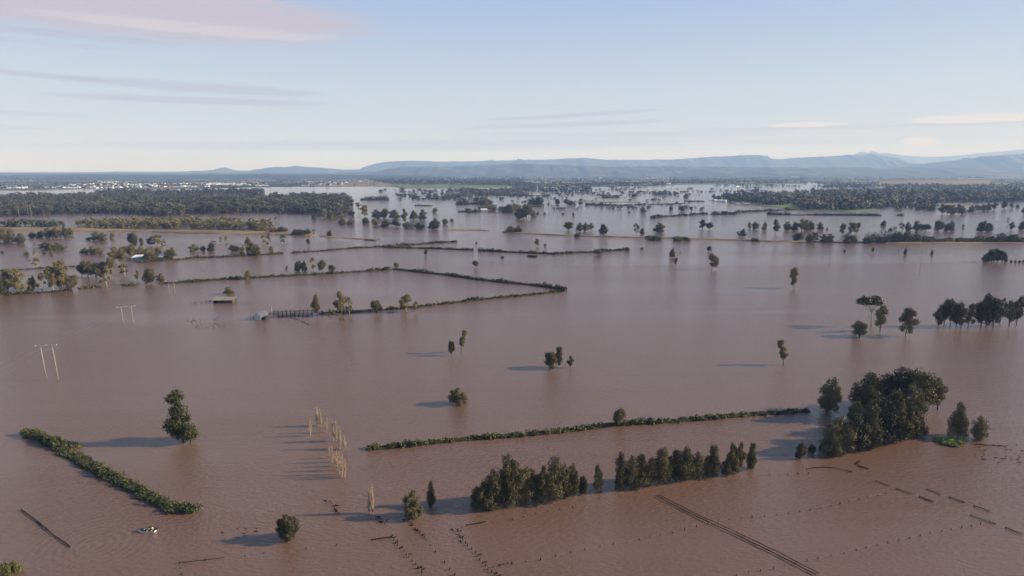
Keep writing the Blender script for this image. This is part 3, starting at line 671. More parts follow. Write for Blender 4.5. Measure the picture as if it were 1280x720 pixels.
hedge([(599,313.5),(640,315.5),(690,317.5),(740,315.5),(786,312)], 5, 3.8, M['hedged'], 'long dark curved hedge in mid water', card=1.1)
hedge([(455,300),(470,301)], 4, 1, M['hedged'], 'flat dark scrap beyond the spur hedge', card=1.2)
hedge([(813,272.6),(840,270.6),(883,267.6)], 5, 3.4, M['hedged'], 'lower bushy line of the far right hedge', card=1.6)
hedge([(887,268.2),(918,268),(922,266),(960,264),(1000,262)], 5, 3.8, M['hedged'], 'upper bushy line of the far right hedge', card=1.7, gap=0.55)
hedge([(960,268.2),(1000,269),(1040,269.2),(1102,269.8)], 5, 3.6, M['hedged'], 'broken dotted hedge below the wooded island', card=1.7, gap=0.25)
hedge([(733,256),(760,257),(790,257)], 5, 2.6, M['hedged'], 'dark flat hedge strip in far central water', card=2.0)
hedge([(792,256.2),(830,255.2),(856,254.6)], 3, 1.0, M['hedged'], 'hairline hedge past the flat strip', card=2.0)
hedge([(753,247.3),(773,247)], 4, 2.8, M['hedged'], 'short floating hedge block in far water', card=2.4)
hedge([(1077,303.5),(1120,302.8),(1180,302.6),(1240,302.4),(1300,303)], 14, 12, M['dense'], 'thick dark thicket along the levee at right', dens=1.2, card=1.1, maxn=60000)
hedge([(640,244),(688,245)], 4, 2.2, M['hedged'], 'far broken hedge left of centre', card=2.4, gap=0.4)
hedge([(572,255.6),(598,255.2),(613,255)], 10, 6, M['hedged'], 'dark hedge block beyond the white-walled building', card=1.8)
hedge([(574,265),(600,264.8)], 5, 2, M['hedged'], 'low dark spit before the white-walled building', card=1.6)
hedge([(519,257.2),(540,257.4)], 3, 1.4, M['hedged'], 'dark sliver in far left water', card=1.8)
hedge([(450,250),(483,250)], 10, 5.6, M['hedged'], 'dense far shrubs beside the wood end', card=2.0)
hedge([(560,246),(580,245),(592,244.6)], 5, 3.6, M['hedged'], 'far hedge above the dark block', card=2.2, gap=0.5)
hedge([(594,244.4),(640,244)], 5, 4, M['hedged'], 'far hedge on the pale strip', card=2.2)
hedge([(855,252),(880,252)], 4, 1.4, M['hedged'], 'thin hedge off the wooded island', card=2.0)
hedge([(1120,269.5),(1128,269.5)], 5, 2.4, M['hedged'], 'tiny dark block right of the dotted hedge', card=1.6)
hedge([(1150,303.9),(1225,303.6)], 3, 1, M['hedged'], 'shore edge below the dark thicket', card=1.2)

# bright weed island and flotsam
def weeds():
    o0 = P(1187,553); t = empty('weed_island', o0, 0, 'bright green floating weed island near the big clump', 'weed island')
    g = np.random.default_rng(8); n = 2600
    a = g.uniform(0, 6.28, n); r = np.sqrt(g.random(n))
    r = r*(0.72+0.22*np.sin(a*3+1)+0.16*np.sin(a*7))
    C = np.stack([r*np.cos(a)*6.2, r*np.sin(a)*4.0, g.uniform(0.1, 0.9, n)*(1-0.6*r)], 1)
    C[:,2] += 0.25*np.sin(C[:,0]*2.1)*np.cos(C[:,1]*2.7)+0.15; C[:,2] = np.maximum(C[:,2], 0.05)
    V, Q = cards(C, g.uniform(0.25, 0.6, n), np.tile([0,0,1.0], (n,1)), seed=2)
    link('foliage', mesh_from('foliage', V, Q, M['weed']), t)
    b = MB()
    for k in range(14):
        x = 6 + k*0.75; b.tube([(x, -1.2-k*0.12+random.uniform(-.5,.5), 0.06), (x+random.uniform(.8,2), -1.4-k*0.12+random.uniform(-.6,.6), 0.08)], 0.10, 5)
    b.build('flotsam', M['timber'], t)['kind'] = 'stuff'
weeds()
def drift(cx, cy, w_, h_, n, label):
    g = random.Random(int(cx)); b = MB(); o = P(cx, cy)
    for i in range(n):
        p = P(cx+g.uniform(-w_, w_), cy+g.uniform(-h_, h_)); x, y = p[0]-o[0], p[1]-o[1]; a = g.uniform(-0.5, 0.5); l = g.uniform(0.3, 1.5)
        b.tube([(x, y, 0.03), (x+l*0.5*math.cos(a), y+l*0.5*math.sin(a), 0.09), (x+l*math.cos(a), y+l*math.sin(a), 0.02)], [0.05, 0.11, 0.03], 5)
    ob = b.build('debris', M['timber']); ob.location = o; tag(ob, label, 'debris', None, 'stuff')
drift(1250,568,34,12,26,'loose sticks adrift beyond the weed island')
drift(300,662,30,5,6,'loose sticks adrift between boat and round bush')
drift(260,403,26,6,26,'loose sticks adrift by the sheds')

# ------------------------------------------------------------------ woods (too many trees to count)
def inpoly(x, y, poly):
    c = np.zeros(len(x), bool); n = len(poly)
    for i in range(n):
        x1, y1 = poly[i]; x2, y2 = poly[(i+1) % n]
        if y1 == y2: continue
        cond = ((y1 > y) != (y2 > y)) & (x < (x2-x1)*(y-y1)/(y2-y1)+x1)
        c ^= cond
    return c
def mini(seed, ncards):
    g = random.Random(seed)
    blobs = [(g.uniform(-.22,.22), g.uniform(-.22,.22), g.uniform(0.35,0.85), g.uniform(.16,.28), g.uniform(.16,.28), g.uniform(.12,.22)) for _ in range(6)]
    blobs.append((0,0,0.3,0.12,0.12,0.3))
    C, d = blob_pts(blobs, ncards, seed, 0.2); C[:,2] = np.clip(C[:,2], 0.02, 1)
    gg = np.random.default_rng(seed); s = 1.55/math.sqrt(ncards)
    V, Q = cards(C, s*gg.uniform(0.7, 1.3, len(C)), d, seed=seed)
    return V, len(C)
def woods(poly, n, hrange, ncards, mat, label, z=0.0, clump=0.0, name='woods', seed=0, wide=1.0, streak=1.0):
    g = np.random.default_rng(seed); xs = [p[0] for p in poly]; ys = [p[1] for p in poly]
    X = np.empty(0); Y = np.empty(0)
    while len(X) < n:
        x = g.uniform(min(xs), max(xs), n*2); y = g.uniform(min(ys), max(ys), n*2)
        k = inpoly(x, y, poly)
        if clump:
            f = np.sin(x*0.11*streak+y*1.9+seed)+np.sin(x*0.041+y*3.1+2*seed)+0.8*np.sin(x*0.23*streak-y*2.3+seed*3)+0.5*np.sin(x*0.47+y*5)
            k &= f > clump + g.normal(0, 0.35, len(x))
        X = np.concatenate([X, x[k]]); Y = np.concatenate([Y, y[k]])
    X = X[:n]; Y = Y[:n]
    v = (360-Y)/F; wz = -SP+v*CP; t = (z-CAMH)/wz
    PX = (X-640)/F*t; PY = (CP+v*SP)*t
    protos = [mini(seed*31+i, ncards) for i in range(7)]
    V = []; c = 0
    pk = g.integers(0, 7, n); hh = g.uniform(*hrange, n)*(1+0.18*g.normal(size=n)); ww = hh*g.uniform(0.75, 1.25, n)*wide
    for i in range(7):
        idx = np.where(pk == i)[0]
        if not len(idx): continue
        vp = protos[i][0]
        A_ = vp[None,:,:]*np.stack([ww[idx], ww[idx], hh[idx]], 1)[:,None,:]
        A_ = A_ + np.stack([PX[idx], PY[idx], np.full(len(idx), z)], 1)[:,None,:]
        V.append(A_.reshape(-1,3))
    V = np.concatenate(V)
    me = mesh_from(name, V, np.arange(len(V)).reshape(-1,4), mat)
    return tag(link(name, me), label, 'woods', None, 'stuff')
FARM = M['far']
woods([(-80,270),(0,270),(60,268.5),(130,267),(160,267.5),(215,271),(235,267),(262,267.5),(330,266),(390,268),(420,272),(436,266),(442,256),(436,249),(420,246.5),(370,246.5),(330,247.5),(322,249.5),(262,249.5),(240,245.5),(180,243.5),(60,246),(0,248),(-80,247)], 5200, (10,18), 110, M['gum_far'] if 'gum_far' in M else FARM, 'broad flooded wood beyond the tan bank at left', seed=1)
woods([(120,241.5),(250,240.5),(330,239.5),(330,243.6),(250,244.2),(120,243.5)], 700, (10,18), 22, FARM, 'thin strip of wood in front of the far town', seed=2)
woods([(0,281),(80,282),(82,283.6),(0,283.5)], 70, (6,11), 60, M['hedged'], 'bushes on the left end of the tan bank', seed=3)
woods([(92,281),(130,279.5),(190,277.5),(260,278),(320,280),(340,281.5),(340,287.6),(260,286.3),(190,286.0),(130,286.5),(95,283)], 420, (7,12), 150, M['dense'], 'dark thicket along the tan river bank', seed=4)
woods([(-100,219.5),(470,219.5),(470,222.5),(300,223),(160,223),(80,225.5),(-100,225.5)], 2600, (14,24), 8, FARM, 'far forest behind the town', seed=5, z=1.5)
woods([(-100,224),(110,225),(250,225),(470,222),(470,232),(330,233),(110,236),(-100,238)], 1500, (7,12), 10, FARM, 'garden and street trees among the far town houses', seed=6, z=1.5, clump=0.2)
woods([(460,219),(660,219),(650,231.5),(590,231.5),(490,231),(460,226)], 2300, (12,20), 10, FARM, 'far wood above the flat green field', seed=7, z=1.4, clump=-0.5)
woods([(640,218.5),(850,218.5),(840,231.5),(760,233),(640,233)], 1300, (10,15), 14, FARM, 'far tree belts between the central paddocks', seed=8, z=1.4, clump=0.7, streak=0.4)
woods([(835,217.5),(1010,217.5),(1000,228),(950,229.5),(838,230)], 1700, (10,16), 12, FARM, 'far wood on the rise beyond the central water', seed=9, z=1.4, clump=0.3, streak=0.5)
woods([(1000,218.8),(1400,218.8),(1400,222.6),(1240,223.4),(1120,224.6),(1060,226),(1000,224.5)], 1300, (10,15), 14, FARM, 'far tree belts across the right farmland', seed=10, z=1.4, clump=0.35, streak=0.4)
woods([(1000,227.5),(1050,226.5),(1100,227.5),(1098,232),(1040,231.6),(1000,230)], 160, (9,13), 18, FARM, 'low dark wood beside the right water strip', seed=31, z=1.4)
woods([(1240,225.5),(1400,224.5),(1400,232),(1262,231)], 260, (9,13), 18, FARM, 'far wood at the right edge', seed=32, z=1.4, clump=0.1)
woods([(1098,231.5),(1130,230.5),(1180,232),(1240,231.2),(1400,233),(1400,237),(1280,236.5),(1230,237.6),(1190,236.5),(1150,238),(1110,236)], 620, (9,15), 26, FARM, 'broken wood before the tan strip', seed=33, z=1.2, clump=-0.3, streak=0.5)
patch('field', [(1096,226.8),(1150,225.8),(1236,225.4),(1242,229.6),(1180,230.8),(1120,229.6),(1096,230.2)], M['bank'], 'pale tan fields in the right farmland', 2.2)
woods([(985,243.5),(1010,240),(1060,238.5),(1120,238),(1200,240.5),(1400,240),(1400,251.5),(1280,252),(1215,253),(1140,254),(1100,261),(1060,263.5),(1000,261.5),(995,257),(960,256),(945,250),(950,244.5)], 3400, (11,18), 64, FARM, 'dark wood spreading to the right edge', seed=11, z=0.3)
woods([(884,250),(900,246),(920,241.5),(945,239.5),(955,243),(962,250),(990,256),(960,257),(920,254)], 320, (8,14), 30, FARM, 'trees of the wooded farm island', seed=12, z=0.5, clump=-0.4)
woods([(560,236.5),(600,238),(655,236),(655,242),(600,243.3),(560,241)], 260, (8,14), 24, FARM, 'scattered trees on the pale far strip', seed=13, clump=0.3)
woods([(640,233),(740,233),(742,240.5),(700,241.8),(660,241.2),(640,238)], 330, (8,13), 22, FARM, 'scattered far trees left of centre', seed=14, clump=0.45, streak=0.5)
woods([(590,261),(612,261.6),(640,262),(640,265.5),(600,264.8)], 60, (6,11), 40, M['dense'], 'shrubs around the white-walled building', seed=15)
woods([(890,231.5),(920,231),(960,231.6),(1000,232.5),(1000,234),(960,233.6),(892,233.2)], 120, (7,12), 22, FARM, 'thin far trees over the right water', seed=16, clump=0.0)
woods([(1015,233.5),(1040,232),(1080,231.6),(1110,234),(1070,235.5),(1030,235.2)], 220, (8,13), 20, FARM, 'low far wood over the right water', seed=17)
woods([(480,235.8),(960,234.5),(960,240),(900,243),(760,246),(640,249),(560,252),(480,243)], 430, (4,8), 26, FARM, 'thin broken tree lines over the far central water', seed=41, clump=1.35, streak=0.2, wide=2.6)
woods([(640,246),(880,243),(880,262),(700,263),(640,258)], 170, (3,6.5), 34, FARM, 'low shrub lines in the central water', seed=42, clump=1.8, streak=0.2, wide=2.2)
woods([(500,239),(600,237),(660,236),(660,247),(560,250),(500,250)], 170, (4,8), 26, FARM, 'scattered shrubs beyond the dark block hedge', seed=43, clump=1.3, streak=0.2, wide=2.2)
woods([(1160,244),(1400,243),(1400,246),(1160,247)], 200, (14,20), 34, FARM, 'taller crowns along the right wood', seed=44, clump=0.2)
woods([(1120,254.6),(1168,253),(1170,262.5),(1120,263)], 110, (8,14), 36, M['dense'], 'dark wood edge beside the plantation', seed=18)
woods([(-260,217.5),(60,217.3),(470,217.6),(470,219.4),(-260,219.4)], 1500, (10,16), 6, FARM, 'tree tops on the dark forested rise', seed=19, z=22)

# ------------------------------------------------------------------ buildings
def house_mesh(L_, W_, H_, rh, wall, roof, hip=True):
    b = MB(); b.box((0,0,H_/2-0.3), (L_, W_, H_+0.6), 0, 0)
    e = 0.5; x, y = L_/2+e, W_/2+e; r_ = (L_-W_)/2 if hip else L_/2+e
    r_ = max(r_, 0.3); zt = H_+rh
    vs = [(-x,-y,H_+0.02),(x,-y,H_+0.02),(x,y,H_+0.02),(-x,y,H_+0.02),(-r_,0,zt),(r_,0,zt)]
    b.add(vs, [(0,1,5,4),(2,3,4,5),(1,2,5),(3,0,4),(3,2,1,0)], 1)
    for sx in (-0.3, 0.0, 0.32):
        b.box((sx*L_, -W_/2-0.03, H_*0.55), (1.4, 0.06, 1.2), 0, 2)
        b.box((sx*L_, W_/2+0.03, H_*0.55), (1.4, 0.06, 1.2), 0, 2)
    return b.mesh('house', [M[wall], M[roof], M['glass']])
HM = [house_mesh(18,11,3,2.4,'cream','roofgrey'), house_mesh(16,12,3,2.4,'white','roofwhite'), house_mesh(20,10,3,2.2,'brick','roofred'),
      house_mesh(17,12,3.2,2.4,'cream','roofdark'), house_mesh(24,13,5,1.6,'white','roofwhite',False), house_mesh(15,10,5.4,2.2,'white','roofgrey')]
RN = ['grey-roofed','white-roofed','red-roofed','dark-roofed','long white-roofed','tall white-walled']
def houses(where, group, spots, pool, z=1.6, sc=1.0):
    spots = sorted(spots)
    for i, (x, y) in enumerate(spots):
        k = random.choice(pool); o = bpy.data.objects.new('house', HM[k]); col.objects.link(o)
        o.location = P(x, y, z); o.rotation_euler = (0, 0, random.uniform(-0.5, 0.5)); s = sc*random.uniform(0.85, 1.2); o.scale = (s, s, s)
        n = len(spots)
        w_ = f'{RN[k]} house, {ORD[i]} from the left ' if i < n-1 else f'{RN[k]} house, last on the right '
        tag(o, w_ + where, 'house', group)
g = random.Random(4)
def rowof(x0, x1, y0, y1, n): return [(x0+(x1-x0)*(i+g.uniform(0.1,0.9))/n, y0+(y1-y0)*(i/n)+g.uniform(-0.35,0.35)) for i in range(n)]
allh = [(0,1,3,5), (1,1,4,5,0,2), (0,1,2,3,5)]
houses('in the front row by the left edge', 'front row by the left edge', rowof(2,36,235.2,235.0,15), allh[1])
houses('in the second row by the left edge', 'second row by the left edge', rowof(0,30,233.4,233.2,12), allh[1])
houses('in the front row of the far town', 'front row of the far town', rowof(52,150,234.6,235.4,28), allh[1])
houses('in the second row of the far town', 'second row of the far town', rowof(75,190,233.0,234.0,28), allh[2])
houses('in the third row of the far town', 'third row of the far town', rowof(85,200,231.4,232.4,28), allh[1], sc=1.1)
houses('in the fourth row of the far town', 'fourth row of the far town', rowof(95,190,229.8,230.6,24), allh[2], sc=1.1)
houses('in the hilltop row of the far town', 'hilltop row of the far town', rowof(120,165,228.2,227.8,12), allh[1], sc=1.2)
houses('in the rear row of the far town', 'rear row of the far town', rowof(165,260,230.8,229.6,20), allh[1], sc=1.2)
houses('in the middle spread of the town', 'middle spread of the town', rowof(190,262,233.6,233.4,18), allh[2], sc=1.1)
houses('in the bright row right of the town', 'bright row right of the town', rowof(258,312,231.0,231.4,12), (1,4,4), sc=1.35)
houses('in the thin row behind it', 'thin row behind the bright row', rowof(262,335,229.4,229.8,12), (0,5,1), sc=1.2)
houses('at the water past the bright row', 'houses past the bright row', rowof(318,334,232.3,232.0,4), (1,), sc=1.2)
houses('in the front row of the second estate', 'front row of the second estate', rowof(376,428,231.8,231.6,16), (0,1,3,3,0), sc=1.1)
houses('in the second row of the second estate', 'second row of the second estate', rowof(380,436,229.6,229.0,16), (0,3,1,3), sc=1.2)
houses('in the back row of the second estate', 'back row of the second estate', rowof(384,456,227.6,226.6,14), (0,1,3), sc=1.3)
houses('scattered in the central far farmland', 'houses of the central farmland', rowof(530,830,223.0,223.0,18), (1,2,5), sc=1.5)
houses('in the far town below the range', 'houses below the range', rowof(815,858,219.6,220.6,16), (1,5,4), sc=1.7)
houses('near the water below the far rise', 'houses below the far rise', [(836,230.2),(864,228.0),(921,233.6),(905,226.5),(887,216.9+3)], (1,4), sc=1.1)
houses('in the far town at right', 'houses of the right far town', rowof(985,1060,221.6,220.4,20), (1,4,5,0), sc=1.6)
houses('behind the right farmland', 'houses behind the right farmland', rowof(1085,1275,219.6,219.0,18), (1,4,5), sc=1.8)
houses('on the right farmland', 'houses of the right farmland', [(1105,234.5),(1118,234.8),(1133,236.5),(1152,236.2),(1203,235.2),(1230,236.4),(1262,234.5)], (1,4,0), sc=1.1)
houses('of the wooded farm island', 'farm island houses', [(894,250.6),(903,252.2),(925,249),(922,255.6),(932,255.9),(1043,261.6),(1068,260.2),(1075,261)], (1,4,0), z=0.8, sc=0.9)

def shed(name, px, py, L_, W_, H_, rz, parts, label, cat='shed'):
    return empty(name, P(px, py), rz, label, cat)
# flat roofed shed
t = shed('shed', 281, 378, 0,0,0, R(4), None, 'flooded flat-roofed farm shed with a pale tin roof')
b = MB(); b.add([(-7.4,-3.2,2.0),(7.4,-3.2,2.0),(6.6,4.2,3.1),(-7.2,4.2,3.1),(-7.4,-3.2,2.12),(7.4,-3.2,2.12),(6.6,4.2,3.22),(-7.2,4.2,3.22)], [(0,3,2,1),(4,5,6,7),(0,1,5,4),(1,2,6,5),(2,3,7,6),(3,0,4,7)])
b.build('roof', M['dulltin'], t)
b = MB(); b.box((0,3.4,1.1),(13.4,0.15,3.2)); b.box((-6.6,0.2,0.7),(0.15,6.2,2.4)); b.box((6.2,0.2,0.7),(0.15,6.2,2.4)); b.box((3.4,-2.7,0.6),(5.6,0.15,2.2)); b.build('wall', M['darkwall'], t)
for x in (-6.6,-3.4,-0.4): 
    b = MB(); b.box((x,-2.9,0.7),(0.25,0.25,2.6)); b.build('post', M['timber'], t)
# gabled shed
t = shed('shed', 325, 399, 0,0,0, R(-12), None, 'gabled farm shed with white end wall and blue-grey roof')
b = MB(); b.add([(-1.9,-2.5,-0.4),(1.9,-2.5,-0.4),(1.9,-2.5,2.6),(0,-2.5,4.4),(-1.9,-2.5,2.6)], [(0,1,2,3,4)]); b.add([(-1.9,6,-0.4),(1.9,6,-0.4),(1.9,6,2.6),(0,6,4.4),(-1.9,6,2.6)], [(4,3,2,1,0)])
b.build('end_wall', M['cream'], t)
b = MB(); b.box((-1.95,1.75,1.1),(0.1,8.4,3.0)); b.box((1.95,1.75,1.1),(0.1,8.4,3.0)); b.build('side_wall', M['bluetin'], t)
b = MB(); b.add([(-2.3,-2.8,2.3),(0,-2.8,4.5),(0,6.3,4.5),(-2.3,6.3,2.3)], [(0,1,2,3)]); b.add([(2.3,-2.8,2.3),(0,-2.8,4.5),(0,6.3,4.5),(2.3,6.3,2.3)], [(3,2,1,0)]); b.build('roof', M['bluetin'], t)
b = MB(); b.box((-3.6,2.4,1.4),(3.0,4.0,0.12)); b.build('lean_to_roof', M['bluetin'], t)
b = MB(); b.box((3.4,1.0,0.7),(2.2,4.0,1.9)); b.build('bay_shade_block', M['dark'], t)  # solid block; shade of the open bay put into its dark colour
for x, y in ((-6.1,-0.3),(-6.1,4.2),(-4.2,-0.3)):
    b = MB(); b.box((x,y,0.6),(0.2,0.2,2.0)); b.build('post', M['timber'], t)
b = MB(); b.box((-0.7,-2.53,1.1),(0.9,0.06,1.5)); b.build('door', M['cream'], t)
# farm house at left in trees
for (px, py, k, lab) in ((176,324.5,1,'white-roofed farmhouse flooded among trees at left'),(200,324,0,'smaller pale farmhouse right of the white-roofed one')):
    t = empty('farmhouse', P(px, py), R(10), lab, 'house')
    L2 = 14 if k else 9
    b = MB(); b.box((0,0,1.2),(L2,8,3.4)); b.build('wall', M['cream'], t)
    b = MB(); x, y = L2/2+.6, 4.6; b.add([(-x,-y,2.9),(x,-y,2.9),(x,y,2.9),(-x,y,2.9),(-x+3,0,5.2),(x-3,0,5.2)], [(0,1,5,4),(2,3,4,5),(1,2,5),(3,0,4),(3,2,1,0)]); b.build('roof', M['roofwhite'], t)
    for sx in (-0.3,0.05,0.32):
        b = MB(); b.box((sx*L2,-4.04,1.6),(1.3,0.08,1.1)); b.build('window', M['glass'], t)
# white walled building with red roof wing
t = empty('farm_building', P(605,265), R(3), 'white-walled farm building with a red-brown wing in the middle water', 'building')
b = MB(); b.box((0,0,2.6),(14,10,6)); b.build('wall', M['white'], t)
b = MB(); b.add([(-7.5,-5.5,5.62),(7.5,-5.5,5.62),(7.5,5.5,5.62),(-7.5,5.5,5.62),(-7.5,0,7.8),(7.5,0,7.8)], [(0,1,5,4),(2,3,4,5),(1,2,5),(3,0,4),(3,2,1,0)]); b.build('roof', M['roofwhite'], t)
b = MB(); b.box((17,1,1.5),(19,8,3.6)); b.build('wing_wall', M['brick'], t)
b = MB(); b.add([(7.1,-3.7,3.32),(27,-3.7,3.32),(27,5.7,3.32),(7.1,5.7,3.32),(7.1,1,5.4),(25,1,5.4)], [(0,1,5,4),(2,3,4,5),(1,2,5),(3,0,4),(3,2,1,0)]); b.build('wing_roof', M['roofred'], t)
b = MB(); b.box((-16,2,1.5),(16,6,3.2)); b.build('green_annex', M['bluetin'], t)
for x in (-4,0.5,4.5):
    b = MB(); b.box((x,-5.05,1.8),(1.8,0.1,2.0)); b.build('window', M['glass'], t)

# ------------------------------------------------------------------ cattle yard, fences, debris
def pline(pts, z=0.0): return [P(x, y, z) for x, y in pts]
def resample(W, step):
    out = []; 
    for i in range(len(W)-1):
        a, b = Vector(W[i]), Vector(W[i+1]); n = max(1, int((b-a).length/step))
        for k in range(n): out.append(a.lerp(b, k/n))
    out.append(Vector(W[-1])); return out
def fence(pts, label, step=3.0, h=0.5, r=0.10, rails=(0.3,), rail_r=0.005, jit=0.12, postm='timber', wirem='cable', skip=0.0, group=None, clumps=False):
    W = resample(pline(pts), step); o = W[0].copy()
    t = empty('fence', o, 0, label, 'fence', group)
    pm = MB(); pm.tube([(0,0,-0.5),(0,0,h)], [r, r*0.8], 6); me = pm.mesh('post', M[postm])
    for i, p in enumerate(W[:100]):
        if random.random() < skip: continue
        q = link('post', me, t, (p.x-o.x+random.uniform(-jit,jit), p.y-o.y+random.uniform(-jit,jit), random.uniform(-0.2,0.1)))
        q.rotation_euler = (random.uniform(-.12,.12), random.uniform(-.12,.12), 0); s = random.uniform(0.8,1.5); q.scale = (s, s, 1)
    for z in rails:
        b = MB(); b.tube([(p.x-o.x, p.y-o.y, z+random.uniform(-.06,.06)) for p in W], rail_r, 5, cap=False); b.build('wire', M[wirem], t)
    if clumps:
        b = MB()
        for p in W[::2]:
            for k in range(random.randint(0, 3)):
                x = p.x-o.x+random.uniform(-1.2,1.2); y = p.y-o.y+random.uniform(-0.5,0.5); a = random.uniform(0, 3.1); l = random.uniform(0.4,1.3)
                b.tube([(x,y,0.08),(x+l*math.cos(a)*0.5, y+l*math.sin(a)*0.5,0.16),(x+l*math.cos(a), y+l*math.sin(a),0.05)], [0.10,0.15,0.05], 5)
        if b.F: b.build('flotsam', M['timber'], t)['kind'] = 'stuff'
    return t
def rail_fence(segs, label, two=0.0, r=0.10, z=0.22, group=None):
    """rails and caught debris just clear of the water"""
    W0 = P(*segs[0][0]); t = empty('fence', W0, 0, label, 'fence', group)
    for s in segs:
        W = resample(pline(s), 1.6)
        for k in ((0,) if not two else (-two/2, two/2)):
            b = MB(); pts = []
            d = (W[-1]-W[0]).normalized(); nr = Vector((-d.y, d.x, 0))
            for p in W:
                q = p + nr*k; pts.append((q.x-W0[0]+random.uniform(-.07,.07), q.y-W0[1]+random.uniform(-.07,.07), z+random.uniform(-.06,.06)))
            b.tube(pts, [r*random.uniform(0.6,1.3) for _ in pts], 6); b.build('rail', M['timber'], t)
        for p in (W[::3] if not two else []):
            b = MB(); b.tube([(p.x-W0[0], p.y-W0[1], -0.5), (p.x-W0[0], p.y-W0[1], z+0.25)], 0.09, 6); b.build('post', M['timber'], t)
    return t
fence([(610,712),(640,705),(675,700),(713,691),(750,684),(784,678),(840,666),(885,655),(912,649),(955,646),(1000,640),(1050,630),(1108,617),(1128,615)], 'long wire fence crossing the front water below the tree rows', clumps=False)
fence([(920,719),(966,711),(1022,699),(1070,688),(1110,679),(1150,670),(1190,662),(1237,653)], 'wire fence across the bottom right water')
fence([(640,650),(670,643),(700,637),(731,632)], 'short wire fence right below the front tree row', skip=0.3)
fence([(225,704),(227,718)], 'stub of fence dropping to the bottom edge', step=2)
fence([(282,699),(330,692),(400,684),(462,677)], 'faint fence left of the sagging debris line', skip=0.55)
fence([(1010,592),(985,593),(962,594)], 'faint fence posts under the big clump', skip=0.1)
fence([(1240,612),(1262,610),(1280,608)], 'few fence posts at the right edge', skip=0.1)
rail_fence([[(27,638),(45,651),(65,668),(88,684)]], 'straight dark fence top sloping in the front left', r=0.14)
rail_fence([[(225,704),(245,702),(280,698)]], 'bent dark rail near the bottom left', r=0.10)
rail_fence([[(821,620),(870,645),(920,668),(970,692),(1022,719)]], 'twin-railed fence running down to the bottom edge', two=1.1, r=0.10, z=0.30)
rail_fence([[(1008,587),(1018,585),(1030,584.5),(1045,585.5),(1064,590.5)]], 'curved dark rail below the big clump', r=0.11)
rail_fence([[(1075,577),(1071,580),(1074,583),(1085,586.5)]], 'small hooked piece of debris below the big clump', r=0.16)
rail_fence([[(1095,602),(1111,607.5)],[(1120.5,611.5),(1139,618)],[(1149.5,621.5),(1167,628)]], 'nearer broken dark fence line at right', r=0.11)
rail_fence([[(1159,612),(1176,619)],[(1187,622),(1206,629)],[(1218,633),(1237.5,640)]], 'farther broken dark fence line at right', r=0.13)
rail_fence([[(1213.5,644.5),(1228,650),(1245,656)],[(1257,660.5),(1279,668.5)]], 'last broken dark fence line by the right edge', r=0.13)
rail_fence([[(464,675.5),(477,673.5),(490,672)]], 'short dark rail meeting a sagging debris line', r=0.13)
fence([(490,672),(497,682),(504,690),(511,697),(519,706),(527,716)], 'debris-hung fence running to the bottom centre', step=1.3, clumps=True, r=0.13)
fence([(512,650),(519,660),(525,666),(531,672)], 'debris line starting at the round front bush', step=1.2, clumps=True, r=0.13)
fence([(533,674),(545,690),(556,703),(562,712),(568,719)], 'dotted fence between two debris lines', step=2.4, r=0.12, clumps=False)
rail_fence([[(583,657),(595,655),(607,653)]], 'short dark rail under the front tree row', r=0.11)
fence([(583,657),(572,664),(575,672),(585,682),(594,691),(600,700),(610,712),(618,719)], 'debris-hung fence curving down below the front row', step=1.2, clumps=True, r=0.13)
fence([(617,709),(640,705)], 'short joining fence beside the curved debris line', step=1.4, clumps=True)
fence([(412,627),(418,636),(424,642)], 'small debris line below the bare trees', step=1.2, clumps=True)
fence([(475,647),(483,658)], 'thin stick line below the three bare trees', step=1.2, clumps=True)
fence([(360,396),(376,401),(385,406)], 'debris line trailing from the cattle yard', step=1.4, clumps=True, r=0.15)
fence([(370,414),(395,421),(425,427),(441,440),(439,455),(434,463)], 'faint bent line of sunken fence in mid water', step=5, clumps=False, r=0.10)
fence([(410,396),(440,402)], 'short dark line below the hedge trees', step=1.6, clumps=True)
fence([(240,379),(262,377)], 'floating timber left of the flat-roofed shed', step=1.5, clumps=True, r=0.16)
fence([(253,375.5),(270,376)], 'sunken rail beside the flat-roofed shed', step=1.5, clumps=True, r=0.14)
fence([(296,377),(312,379)], 'sunken rail right of the flat-roofed shed', step=1.6, clumps=False, r=0.12)
fence([(236,400),(244,404),(250,405)], 'pale floating scraps left of the gabled shed', step=1.5, clumps=True, r=0.1, postm='barkpale')
def yard():
    o = P(362, 397); t = empty('cattle_yard', o, R(0), 'dark timber cattle yard beside the gabled shed', 'stock yard')
    xs = [i*2.0 for i in range(-13, 14)]
    pm = MB(); pm.box((0,0,0.3),(0.3,0.3,2.6)); me = pm.mesh('post', M['timber'])
    for ly in (0, 5, 11):
        x0, x1 = (-15, 12) if ly else (-8, 12)
        for z in (0.3, 0.9):
            b = MB(); b.tube([(x0, ly*1.0+2, z), ((x0+x1)/2, ly*1.25+2.2, z), (x1, ly*1.5+2, z)], 0.12, 6); b.build('rail', M['timber'], t)
        for i in range(int((x1-x0)/2.6)+1):
            x = x0+i*2.6; f = (x-x0)/(x1-x0); link('post', me, t, (x, ly*(1+0.5*f)+2, 0))
    for x in (-15, -8, 1, 12):
        b = MB(); b.tube([(x,2,1.1),(x,17,1.1)], 0.14, 6); b.build('rail', M['timber'], t)
yard()

